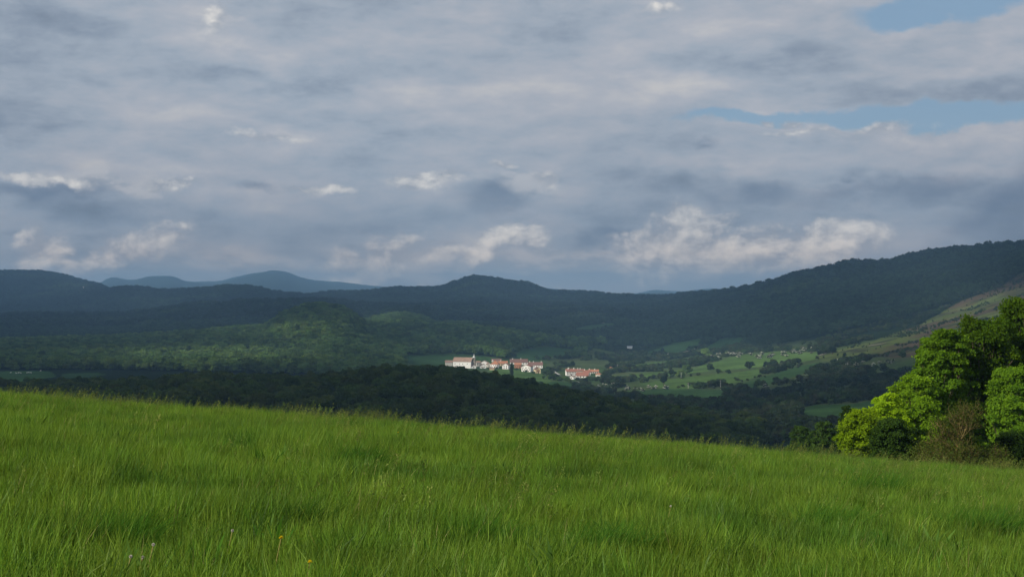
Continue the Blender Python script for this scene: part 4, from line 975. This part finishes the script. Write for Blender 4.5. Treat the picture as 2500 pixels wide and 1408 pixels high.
hs(1313.5, 911, 13.5, 9.5, 5.5, 9, 'gable', 'wall_cream', 'tile_dark', 'cream gabled house with orange shutters in front of the dark roof', 12, [(.3, .7, 1, 2.0), (.7, .7, 1, 2.0), (.5, .7, .8, 2.2), (.5, 1.15, .7, .9), (.3, .25, 1, 1.4)], .6, shut='shutter')
hs(1201, 903, 11, 3.2, 1.8, 5, 'long', 'wall_cream', 'tile_brown', 'low beige shed at the foot of the upper village', 3, name='garden_shed', cat='shed')
# lower group
YL = 1930.0
hs(1395, 917, 24, 10.5, 6, 12, 'long', 'wall', 'tile_red', 'long white house at the left end of the lower group', 6, W2(6, .75, .9, 1.1)+W2(6, .35, .9, 1.1), .5, [(.2, .3), (.3, .55), (.8, .4)])
hs(1394.5, 926, 12, 6, 2.8, 9, 'gable', 'wall', 'tile_brown', 'white gabled outbuilding at the front corner of the lower group', -10, W2(1, .6))
hs(1421, 922, 30, 4.5, 8.5, 16, 'long', 'wall', 'tile_red', 'low house with the broadest plain red roof of the lower group', -10, W2(4, .5))
hs(1406, 923, 8, 4, 3, 6, 'gable', 'wall', 'tile_red', 'small white gable against the left end of the broad red roof', 0, W2(1, .5))
hs(1433, 917, 17, 8.5, 4.5, 9, 'long', 'wall', 'tile_red', 'tall white house behind the broad red roof', -4, W2(3, .6), chim=[(.15, .5)])
hs(1417, 910, 22, 5, 3.8, 9, 'long', 'wall_old', 'tile_red', 'red roofed house with two white chimneys in the middle of the lower group', 4, chim=[(.25, .5), (.5, .4)])
hs(1449, 911, 25, 4.2, 4.2, 10, 'long', 'wall_old', 'tile_orange', 'long low orange-brown roofed house at the back of the lower group', -2, W2(5, .5), chim=[(.1, .5), (.62, .4)])
hs(1462, 919, 14, 5, 4, 8, 'hip', 'wall_old', 'tile_orange', 'small orange hipped roof half hidden by trees', 0)
hs(1490, 905, 13, 5, 4.2, 9, 'hip', 'brick', 'tile_orange', 'orange brick house standing alone right of the lower group', -10, W2(3, .6, .9, .9))
# outlying buildings
hs(1457, 787, 14, 2.2, 3.0, 9, 'long', 'wall', 'tile_red', 'far white farmhouse with a faded red roof on the hillside', 8, name='farmhouse')
hs(1445, 788, 6, 2.0, 1.2, 8, 'long', 'wall', 'metal', 'small white shed left of the far hillside farmhouse', 0, name='farm_shed', cat='shed')
hs(1537, 851, 12, 3.6, 1.6, 14, 'long', 'wall', 'metal', 'white barn with a pale metal roof below the shaded hillside', -6, name='farm_barn', cat='barn')
hs(1633, 867, 9, 2.6, 2.6, 8, 'gable', 'wall', 'tile_brown', 'tiny white farmhouse in the dark hedge above the terrace fields', 20, name='farmhouse')
hs(1691, 863, 7, 2.2, 1.8, 7, 'long', 'wall_old', 'metal', 'grey roofed field shed beside the dark hedge', 0, name='field_shed', cat='shed')
hs(203, 705, 4.5, 3.2, 1.6, 9, 'gable', 'wall', 'tile_red', 'distant white house catching the sun on the far left ridge', 0, y0=6600, name='farmhouse')
hs(327, 788, 6, 1.6, 1.0, 8, 'long', 'wall_old', 'metal', 'remote pale farm building on the dark far hillside at left', 10, name='farm_barn', cat='barn')
hs(1345, 905, 9, 4, 1.2, 6, 'long', 'wall_old', 'metal', 'grey metal roofed shed between the two groups of houses', -20, name='farm_shed', cat='shed')

# ------------------------------------------------------------------ lanes
def lane(name, pts, width, mat, label, y0=1200.0, n=60, lift=0.35):
    pts = [hit(a, b, y0) if not isinstance(a, Vector) else a for a, b in pts]
    xs = np.array([p.x for p in pts]); ys = np.array([p.y for p in pts]); d = np.concatenate([[0], np.cumsum(np.hypot(np.diff(xs), np.diff(ys)))]); t = np.linspace(0, d[-1], n)
    X = pchip(d, xs, t); Y_2 = pchip(d, ys, t); dx = np.gradient(X); dy = np.gradient(Y_2); l = np.hypot(dx, dy); nx, ny = -dy/l*width/2, dx/l*width/2
    rows = []
    for s in (-1, -.33, .33, 1):
        xx = X+nx*s; yy = Y_2+ny*s; rows.append(np.stack([xx, yy, H(xx, yy)+lift], -1))
    V = np.stack(rows, 1).reshape(-1, 3); I_ = np.arange(n*4).reshape(n, 4)
    Q = np.stack([I_[:-1, :-1], I_[1:, :-1], I_[1:, 1:], I_[:-1, 1:]], -1).reshape(-1, 4)
    me = mesh_np(name, V, quads=Q); me.materials.append(M[mat]); o = link(name, me); setp(o, label, 'road', kind='structure'); return o
lane('road', [(1370, 954), (1392, 949), (1408, 944), (1413, 939), (1406, 934), (1402, 931)], 6.5, 'asphalt', 'grey lane curving up to the lower houses')
lane('road', [(1404, 931), (1420, 936), (1432, 942), (1440, 945)], 5.5, 'asphalt', 'grey lane running right below the lower houses')
lane('path', [(1348, 902), (1354, 908), (1366, 915)], 3.5, 'concrete', 'pale lane dropping from the upper to the lower houses', 1800)
lane('path', [(1714, 824), (1718, 832), (1720, 840), (1700, 850), (1660, 862)], 5, 'gravel', 'dirt track between the shaded pastures', 2000)
lane('path', [(1472, 789), (1478, 782), (1483, 778)], 6, 'gravel', 'pale track climbing above the far farmhouse', 2700)
lane('path', [(1404, 818), (1430, 820), (1450, 818)], 5, 'gravel', 'pale farm track at the foot of the far hillside', 2600)
lane('path', [(1330, 872), (1360, 874), (1388, 875)], 4, 'gravel', 'field track behind the village', 1900)
lane('path', [(2000, 868), (2020, 862), (2060, 855), (2110, 846), (2160, 838)], 6, 'gravel', 'earth track crossing the foot of the bare slope', 1300)

# ------------------------------------------------------------------ poles
def pole(px, py, hpx, label, arm=True, y0=900.0, Y=None, kind='tee'):
    p = hit(px, py, y0) if Y is None else Vector(((px-CX)/F*Y, Y, float(H((px-CX)/F*Y, Y)[0]))); hh = hpx*p.y/F
    t = empty('utility_pole', p, 0, label, 'pole', 'power line poles in the valley')
    V, Q = tube([(0, 0, -.5), (0, 0, hh*.5), (0, 0, hh)], [.24, .20, .15], 8); me = mesh_np('shaft', V, quads=Q, smooth=True); me.materials.append(M['concrete']); child('shaft', me, t)
    if kind == 'tee':
        a = hh*.26
        V, Q = join([tube([(-a, 0, hh*.93), (-a*.6, 0, hh*1.03), (0, 0, hh*1.0), (a*.6, 0, hh*1.03), (a, 0, hh*.93)], [.10, .11, .12, .11, .10], 6), tube([(-a, 0, hh*.93), (-a, 0, hh*.87)], [.08, .08], 6), tube([(a, 0, hh*.93), (a, 0, hh*.87)], [.08, .08], 6)])
    else: V, Q = tube([(-.9, 0, hh*.93), (.9, 0, hh*.93)], [.07, .07], 6)
    me = mesh_np('crossarm', V, quads=Q); me.materials.append(M['metal']); child('crossarm', me, t)
pole(1948, 1012, 20, 'pale pole with a drooping T-shaped crossarm in the dark meadow')
pole(1759, 950, 22, 'thin pole in the hedge beside the rounded pasture', kind='s')
pole(1680, 948, 14, 'thin pole on the bank left of the rounded pasture', kind='s')
pole(1663, 925, 16, 'thin pole on the lit terrace field near the lone dark evergreen', kind='s')
pole(1507, 905, 16, 'thin pale pole right of the lone orange brick house', kind='s', y0=1700)
pole(1616, 878, 12, 'short pole under the small dark tree by the shaded pasture', kind='s', y0=1700)
pm = Vector(((817-CX)/F*6190, 6190, 0)); tmast = empty('radio_mast', (pm.x, 6190, float(H(pm.x, 6190)[0])+5), 0, 'thin radio mast on the skyline of the blue ridge', 'mast')
V, Q = join([tube([(0, 0, 0), (0, 0, 22)], [.5, .25], 5), tube([(-.9, 0, 0), (0, 0, 14)], [.15, .12], 4), tube([(.9, 0, 0), (0, 0, 14)], [.15, .12], 4)])
me = mesh_np('lattice', V, quads=Q); me.materials.append(M['concrete']); child('lattice', me, tmast)
V, Q = tube([(0, 0, 22), (0, 0, 27)], [.15, .08], 5); me = mesh_np('antenna', V, quads=Q); me.materials.append(M['metal']); child('antenna', me, tmast)

# ------------------------------------------------------------------ sheep (one skinned body, shared)
vs = [(0, 0, .72), (.42, 0, .74), (-.40, 0, .72), (.62, 0, .92), (.78, 0, .98), (.95, 0, .88), (.36, .16, .42), (.36, .17, .04), (.36, -.16, .42), (.36, -.17, .04), (-.36, .16, .44), (-.40, .17, .04), (-.36, -.16, .44), (-.40, -.17, .04), (-.58, 0, .66)]
es = [(0, 1), (0, 2), (1, 3), (3, 4), (4, 5), (1, 6), (6, 7), (1, 8), (8, 9), (2, 10), (10, 11), (2, 12), (12, 13), (2, 14)]
rs = [.27, .25, .26, .14, .12, .07, .09, .045, .09, .045, .11, .045, .11, .045, .07]
sme = bpy.data.meshes.new('sheep'); sme.from_pydata(vs, es, []); sme.update(); sme.materials.append(M['wool'])
so = bpy.data.objects.new('sheep', sme); COL.objects.link(so)
bpy.context.view_layer.objects.active = so
sk = so.modifiers.new('skin', 'SKIN'); so.modifiers.new('sub', 'SUBSURF').levels = 1
for v_, r_ in zip(sme.skin_vertices[0].data, rs): v_.radius = (r_, r_)
sme.skin_vertices[0].data[0].use_root = True
spx = [(26, 911), (40, 912), (45, 911.5), (51, 911.8), (66, 911), (71, 910.6), (76, 910.8), (99, 906.5)]
for i, (a, b) in enumerate(spx):
    o = so if i == 0 else so.copy()
    if i: COL.objects.link(o)
    p = hit(a, b, 1200); o.location = p; o.rotation_euler = (0, 0, [0.2, 2.9, .4, 3.3, .1, 2.6, 3.0, .6][i]); o.scale = (1.25, 1.25, 1.25)
    setp(o, 'white sheep grazing in the strip of pasture at the far left', 'sheep', 'sheep in the left pasture')

# ------------------------------------------------------------------ meadow grass
def blades(r, n, rad, h0, h1, w0, w1, lean, bend, seedhead=False):
    a = r.uniform(0, 6.283, n); d = rad*np.sqrt(r.uniform(0, 1, n)); bx = np.cos(a)*d; by = np.sin(a)*d
    h = r.uniform(h0, h1, n); w = r.uniform(w0, w1, n); fa = r.uniform(0, 6.283, n)
    lx = lean+r.normal(0, .17, n); ly = r.normal(0, .17, n); bd = r.uniform(.1, 1.0, n)**1.5*bend
    px_, py_ = np.cos(fa), np.sin(fa); V = []
    for f, wf in ((0, .8), (.38, 1.0), (.72, .75), (1.0, .08)):
        cx = bx+(lx*f+bd*f*f*np.sign(lx+.04))*h; cyy = by+ly*f*h; cz = h*(f-0.18*bd*f*f*2)
        V.append(np.stack([cx-px_*w*wf/2, cyy-py_*w*wf/2, cz], -1)); V.append(np.stack([cx+px_*w*wf/2, cyy+py_*w*wf/2, cz], -1))
    V = np.stack(V, 1); base = np.arange(n)[:, None]*8
    Q = np.concatenate([base+np.array([[2*k, 2*k+1, 2*k+3, 2*k+2]]) for k in range(3)])
    return V.reshape(-1, 3), Q, np.repeat(r.uniform(0, 1, n), 8)
def tuft(seed, n, rad, h0, h1, w0, w1, lean, bend, mat):
    r = np.random.default_rng(seed); V, Q, T = blades(r, n, rad, h0, h1, w0, w1, lean, bend)
    me = mesh_np('tuft', V, quads=Q); attr(me, 'tint', T); me.materials.append(mat); return me
tufts = [tuft(1000+i, 120, .28, .09, .33, .0035, .008, .03, .22, M['grass']) for i in range(6)] + [tuft(1010+i, 90, .22, .18, .42, .004, .009, .06, .5, M['grass']) for i in range(2)]
def stalk_mesh(seed, n):
    r = np.random.default_rng(seed); VV = []; QQ = []; k = 0; TT = []
    for i in range(n):
        b0 = np.array([r.normal(0, .25), r.normal(0, .25), 0]); h = r.uniform(.34, .58); l = np.array([r.uniform(.06, .30), r.normal(0, .08), 0])
        pts = [b0, b0+l*.3+[0, 0, h*.5], b0+l+[0, 0, h*.95], b0+l*1.35+[0, 0, h*1.02]]
        V, Q = tube(pts, [.0022, .002, .0015, .001], 3); VV.append(V); QQ.append(Q+k); k += len(V); TT.append(np.full(len(V), .6))
        m_ = 16; f = r.uniform(0, 1, m_)[:, None]; c = np.array(pts[2])*(1-f)+np.array(pts[3])*f+[0, 0, 0]+(f-.5)*np.array([0, 0, .14])+r.normal(size=(m_, 3))*.012
        t_ = unit(r.normal(size=(m_, 3))+[0.3, 0, 1.5]); b_ = unit(np.cross(t_, r.normal(size=(m_, 3)))); s_ = .012
        V = np.stack([c-t_*s_, c-b_*s_*.5, c+t_*s_, c+b_*s_*.5], 1).reshape(-1, 3); Q = np.arange(m_*4).reshape(m_, 4)+k
        VV.append(V); QQ.append(Q); k += len(V); TT.append(np.full(len(V), r.uniform(0, 1)))
    me = mesh_np('stalks', np.concatenate(VV), quads=np.concatenate(QQ)); attr(me, 'tint', np.concatenate(TT)); me.materials.append(M['seed']); return me
stalks = [stalk_mesh(1100+i, 5) for i in range(3)]
r = np.random.default_rng(31)
def field_pts(n, y0, y1, k, pad):
    y = r.uniform(y0, y1, n); hw = k*np.maximum(y, 0)+pad; x = r.uniform(-1, 1, n)*hw; keep = r.uniform(size=n) < hw/(k*y1+pad); return x[keep], y[keep]
xg, yg = field_pts(230000, 3.5, 78, 0.36, 22)
thin_ = r.uniform(size=len(xg)) < np.clip(1.15-yg/110, .5, 1)*np.where(np.abs(xg) > .36*yg+3.5, .5, 1); xg, yg = xg[thin_], yg[thin_]
x2, y2 = field_pts(26000, 78, 125, 0.40, 20); xg = np.concatenate([xg, x2]); yg = np.concatenate([yg, y2])
zg2 = meadow(xg, yg)
hn = fbm(xg/0.7, yg/1.1, 3, 51); hn2 = fbm(xg/5.0, yg/9.0, 2, 52)
sc = (0.72+0.55*hn)*(0.82+.36*hn2)*r.uniform(.85, 1.15, len(xg))
scl = np.stack([np.full(len(xg), 1.0)*r.uniform(.9, 1.15, len(xg)), r.uniform(.9, 1.15, len(xg)), sc], -1)
rot = np.stack([r.normal(0, .10, len(xg)), 0.02+r.normal(0, .09, len(xg))+.25*(hn-.5), r.normal(0, .8, len(xg))], -1)
idx = np.where(r.uniform(size=len(xg)) < np.clip((hn-.45)*2.5, .03, .5), r.integers(6, 8, len(xg)), r.integers(0, 6, len(xg)))
scatter('meadow_grass', np.stack([xg, yg, zg2], -1), scl, rot, idx, tufts, 'long fresh green grass leaning in the wind over the meadow', 'grass')
xs_, ys_ = field_pts(5000, 12, 75, 0.36, 3); kp = r.uniform(size=len(xs_)) < np.clip((fbm(xs_/4, ys_/6, 2, 53)-.35)*3, .15, 1)*np.clip(ys_/45, .12, 1); xs_, ys_ = xs_[kp], ys_[kp]
n_ = len(xs_)
scatter('seeding_grass', np.stack([xs_, ys_, meadow(xs_, ys_)], -1), np.stack([r.uniform(.75, 1.15, n_)]*3, -1), np.stack([np.zeros(n_), np.zeros(n_), r.normal(0, .5, n_)], -1), r.integers(0, 3, n_), stalks, 'taller flowering grass stalks standing over the meadow', 'grass')

straws = []
for i in range(3):
    r_s = np.random.default_rng(1300+i); V, Q, T = blades(r_s, 9, .25, .18, .42, .003, .006, .10, .5)
    me = mesh_np('straw', V, quads=Q); attr(me, 'tint', T); me.materials.append(M['straw']); straws.append(me)
herbs = []
for i in range(3):      # broad leaved weeds
    r_s = np.random.default_rng(1330+i); V, Q, T = blades(r_s, 14, .07, .16, .30, .022, .040, .0, .9)
    me = mesh_np('herb', V, quads=Q); attr(me, 'tint', T); me.materials.append(M['tussock' if i else 'herb']); herbs.append(me)
xh, yh = field_pts(5200, 5, 60, 0.36, 4); n_ = len(xh); sh = r.uniform(.7, 1.1, n_)
scatter('straw_blades', np.stack([xh, yh, meadow(xh, yh)], -1), np.stack([sh]*3, -1), np.stack([r.normal(0, .1, n_), r.normal(0, .1, n_), r.normal(0, 1.0, n_)], -1), r.integers(0, 3, n_), straws, 'dry straw-coloured blades mixed into the green meadow', 'grass')
xh, yh = field_pts(3000, 5, 60, 0.36, 4); kp = fbm(xh/3, yh/4, 2, 57) > .5; xh, yh = xh[kp], yh[kp]; n_ = len(xh)
scatter('meadow_weeds', np.stack([xh, yh, meadow(xh, yh)+.05], -1), np.stack([r.uniform(.7, 1.3, n_)]*3, -1), np.stack([np.zeros(n_), np.zeros(n_), r.uniform(0, 6.28, n_)], -1), r.integers(0, 3, n_), herbs, 'broad leaved weeds growing among the meadow grass', 'weeds')
# darker tussocks
def mead_at(px, py):
    u = (px-CX)/F; yy = np.arange(6, 90, .1); k = np.argmax(meadow(u*yy, yy)+.25 >= CAMZ-(py-HY)/F*yy); y = yy[k]; return Vector((u*y, y, float(meadow(np.array([u*y]), np.array([y]))[0])))
tuss = [tuft(1200+i, 900, .42, .30, .62, .005, .010, .15, .8, M['tussock']) for i in range(3)]
for px, py, s, lab in ((858, 1128, 1.0, 'dark tussock of grass standing out in the middle of the meadow'), (2110, 1200, 1.1, 'low dark tussock in the right half of the meadow'),
                       (1460, 1318, .85, 'dark tussock near the lower edge right of centre'), (250, 1290, .8, 'shaded dark tussock at the lower left'), (2370, 1285, 1.0, 'blue-green tussock near the right edge'),
                       (1160, 1300, .8, 'dark tussock in the lower middle of the meadow'), (2010, 1270, .9, 'wide dark tussock below the one in the right half'), (1790, 1262, .7, 'small dark tussock in the lower right meadow'),
                       (680, 1258, .8, 'dark tussock above the yellow dandelion'), (60, 1385, .7, 'dark tussock in the bottom left corner')):
    p = mead_at(px, py); o = bpy.data.objects.new('grass_tussock', random.choice(tuss)); COL.objects.link(o); o.location = p; o.scale = (s, s*.8, s*.95); o.rotation_euler = (0, 0, random.uniform(-.5, .5)); setp(o, lab, 'tussock')
# dandelions and other flowers
def flower(px, py, s, label, kind='open'):
    p = mead_at(px, py+8); r = np.random.default_rng(int(px)); hh = .36*s
    t = empty('dandelion', p, 0, label, 'flower'); V, Q = tube([(0, 0, 0), (.02, 0, hh*.6), (.05, 0, hh)], [.004, .0035, .0035], 6); me = mesh_np('stem', V, quads=Q); me.materials.append(M['stem']); child('stem', me, t)
    n = 90; th = r.uniform(0, 6.283, n); f = r.uniform(.0, 1, n); R_ = .0155 if kind == 'open' else .010
    if kind == 'open': d = unit(np.stack([np.cos(th)*f, np.sin(th)*f-.25, 1.1-f], -1))
    else: d = unit(r.normal(size=(n, 3)))
    c0 = np.array([.05, 0, hh]); sd = unit(np.cross(d, r.normal(size=(n, 3))))*.0035
    V = np.stack([c0+d*.003-sd*.5, c0+d*.003+sd*.5, c0+d*R_+sd, c0+d*R_-sd], 1).reshape(-1, 3); me = mesh_np('petals' if kind == 'open' else 'seeds', V, quads=np.arange(n*4).reshape(n, 4)); me.materials.append(M['petal' if kind == 'open' else 'fluff']); child('petals' if kind == 'open' else 'seeds', me, t)
flower(668, 1350, 1.0, 'yellow dandelion in full bloom near the bottom left of centre'); flower(737, 1402, .95, 'smaller yellow flower at the bottom edge right of the dandelion'); flower(965, 1068, 1.1, 'yellow flower far up the meadow near its crest')
flower(550, 1320, .95, 'brownish seed clock left of the yellow dandelion', 'c'); flower(355, 1358, .95, 'pale seed clock low at the left', 'c'); flower(299, 1384, .9, 'left one of two seed clocks at the bottom left edge', 'c'); flower(328, 1386, .9, 'right one of two seed clocks at the bottom left edge', 'c'); flower(1625, 1255, 1.0, 'pale seed clock in the right half of the meadow', 'c')

# ------------------------------------------------------------------ cloud deck added out of view, gaps cut to place the sunlit patches
LIT = [(1230, 893, 190, 30, 1700, 2700, 1.5), (1425, 913, 75, 26, 1600, 2600, 1.5), (1290, 925, 100, 22, 1400, 2600, 1.1),
       (1650, 908, 270, 50, 1300, 2800, 1.15), (1850, 868, 200, 32, 1500, 2800, 1.15), (1600, 940, 180, 30, 1100, 2500, 1.1), (1950, 905, 170, 32, 1100, 2600, .8), (1700, 965, 160, 16, 1000, 1900, .8), (1500, 880, 80, 14, 1700, 2600, .7), (1250, 868, 120, 10, 2000, 2700, .5),
       (430, 888, 110, 24, 1500, 2650, 1.5), (640, 885, 210, 28, 1500, 2650, 1.4), (840, 862, 150, 36, 1700, 2700, 1.5), (690, 808, 180, 12, 2000, 2800, 1.5), (850, 832, 110, 16, 1900, 2800, 1.4), (560, 793, 130, 8, 2100, 2900, 1.2), (200, 818, 260, 8, 2200, 2800, .45),
       (985, 788, 80, 20, 2900, 3700, 1.3), (600, 706, 75, 11, 5300, 7300, .9), (410, 748, 75, 12, 4700, 7000, .6), (200, 703, 60, 7, 6600, 9000, 1.2), (70, 690, 130, 12, 6600, 9000, .4), (150, 730, 160, 10, 4700, 7000, .28), (480, 765, 120, 9, 3500, 4600, .3), (1180, 715, 120, 16, 5000, 7000, .22), (1000, 735, 160, 8, 4500, 6600, .2), (1350, 760, 140, 10, 3300, 4600, .25), (1720, 770, 160, 14, 2700, 4200, .25), (2050, 700, 160, 14, 2700, 4200, .25), (2300, 670, 160, 18, 2300, 4000, .25), (1250, 830, 160, 12, 2200, 3000, .3), (1980, 800, 130, 16, 2200, 3500, .35), (365, 784, 50, 9, 3400, 5000, .6),
       (1345, 803, 55, 10, 2700, 4200, 1.0), (1465, 785, 40, 8, 2900, 4500, .6), (1540, 848, 24, 8, 2300, 3500, .9), (1650, 842, 100, 16, 2000, 3200, .45),
       (2440, 760, 220, 80, 1100, 3600, .85), (2250, 815, 220, 44, 1200, 3200, .75), (2080, 850, 180, 28, 1300, 3200, .75), (2060, 1003, 130, 26, 700, 1500, .6), (1880, 1040, 180, 30, 430, 1200, .55), (1650, 962, 120, 16, 1000, 1800, .35)]
CLZ = 2500.0
gx = np.arange(-9500, 2600, 55.0); gy = np.arange(-5200, 9600, 55.0)
GX, GY = np.meshgrid(gx, gy, indexing='ij')
gxr = GX.ravel(); gyr = GY.ravel(); zg = np.full(gxr.shape, -60.0)
for _ in range(3):
    t = (CLZ - zg)/S.z
    X_ = gxr - S.x*t; Y_ = gyr - S.y*t
    zg = H(X_, np.maximum(Y_, 1.0))
Yc = np.maximum(Y_, 1.0); PX_, PY_ = proj(X_, Yc, zg)
L_ = np.zeros(gxr.shape)
for (a, b, rx, ry, y0, y1, st) in LIT:
    dd = np.sqrt(((PX_-a)/rx)**2 + ((PY_-b)/ry)**2)
    L_ = np.maximum(L_, np.where((Yc > y0) & (Yc < y1), st*np.clip(1.7*(1.1-dd), 0, 1), 0))
L_ = L_*(0.85+0.8*(fbm(X_/120, Y_/260, 3, 81)-0.35))
nearL = np.clip((330-Y_)/110, 0, 1)*np.clip((420-np.abs(X_))/150, 0, 1)*np.clip((Y_+450)/150, 0, 1)
L_ = np.maximum(L_, nearL*1.3)
thick = np.clip(1.0 - L_, 0, 1)
tt = thick.reshape(GX.shape)
lump = fbm(gxr/420, gyr/420, 4, 33).reshape(GX.shape)
top = CLZ + 12 + tt*(20+90*lump); bot = CLZ - tt*35*lump
nx_, ny_ = GX.shape
Ia = np.arange(nx_*ny_).reshape(nx_, ny_)
cellmax = np.maximum(np.maximum(tt[:-1, :-1], tt[1:, :-1]), np.maximum(tt[:-1, 1:], tt[1:, 1:]))
keep = cellmax > 0.02
Qt = np.stack([Ia[:-1, :-1], Ia[1:, :-1], Ia[1:, 1:], Ia[:-1, 1:]], -1)[keep]
Qb = Qt[:, ::-1] + nx_*ny_
Vc = np.concatenate([np.stack([GX, GY, top], -1).reshape(-1, 3), np.stack([GX, GY, bot], -1).reshape(-1, 3)])
m, g = new_mat('shadow_cloud_mist')
al = g.new('ShaderNodeAttribute', attribute_name='thick').outputs['Fac']
dd = g.new('ShaderNodeBsdfDiffuse'); g.put(dd.inputs[0], (0.8, 0.82, 0.85))
tl = g.new('ShaderNodeBsdfTranslucent'); g.put(tl.inputs[0], (0.42, 0.46, 0.54))
mm_ = g.new('ShaderNodeMixShader'); mm_.inputs[0].default_value = 0.75; g.l.new(dd.outputs[0], mm_.inputs[1]); g.l.new(tl.outputs[0], mm_.inputs[2])
tr = g.new('ShaderNodeBsdfTransparent'); m2 = g.new('ShaderNodeMixShader')
g.put(m2.inputs[0], al); g.l.new(tr.outputs[0], m2.inputs[1]); g.l.new(mm_.outputs[0], m2.inputs[2])
out(g, m2.outputs[0])
cme = mesh_np('shadow_cloud_deck', Vc, quads=np.concatenate([Qt, Qb]), smooth=True)
attr(cme, 'thick', np.concatenate([tt.ravel()*0.12, tt.ravel()])); cme.materials.append(m)
cd_ = link('shadow_cloud_deck', cme); setp(cd_, 'unseen cloud deck added overhead, its gaps shaped to place sun patches', 'cloud', kind='stuff')

# ------------------------------------------------------------------ air
m, g = new_mat('haze_air')
pv_ = g.new('ShaderNodeVolumePrincipled')
pv_.inputs['Color'].default_value = (0.42, 0.70, 1.0, 1); pv_.inputs['Density'].default_value = 9.0e-5; pv_.inputs['Anisotropy'].default_value = 0.1
o_ = g.new('ShaderNodeOutputMaterial'); g.l.new(pv_.outputs[0], o_.inputs['Volume'])
zlo = float(ZZ.min())-1.0; zhi = max(float(ZZ.max()), 20.0)+18.0
hx = 15500.0
V8 = [(sx*hx, yy_, zz_) for zz_ in (zlo, zhi) for (sx, yy_) in ((-1, -400), (1, -400), (1, 23500), (-1, 23500))]
hme = mesh_np('haze', V8, quads=[(3, 2, 1, 0), (4, 5, 6, 7), (0, 1, 5, 4), (1, 2, 6, 5), (2, 3, 7, 6), (3, 0, 4, 7)])
hme.materials.append(m); hz = link('haze', hme); setp(hz, 'thin blue haze filling the valley air', 'haze', kind='stuff')

# ------------------------------------------------------------------ members of short rows are told apart by their place
ORD = ['first', 'second', 'third', 'fourth', 'fifth', 'sixth', 'seventh', 'eighth', 'ninth', 'tenth', 'eleventh', 'twelfth', 'thirteenth', 'fourteenth', 'fifteenth', 'sixteenth']
rows_ = {}
for o in COL.objects:
    if o.parent is None and 'group' in o.keys() and 'label' in o.keys(): rows_.setdefault((o['group'], o['label']), []).append(o)
for (gname, lab), L_o in rows_.items():
    if 1 < len(L_o) <= 16:
        L_o.sort(key=lambda o: o.location.x/o.location.y)
        for i, o in enumerate(L_o): o['label'] = ORD[i] + ' from left: ' + lab
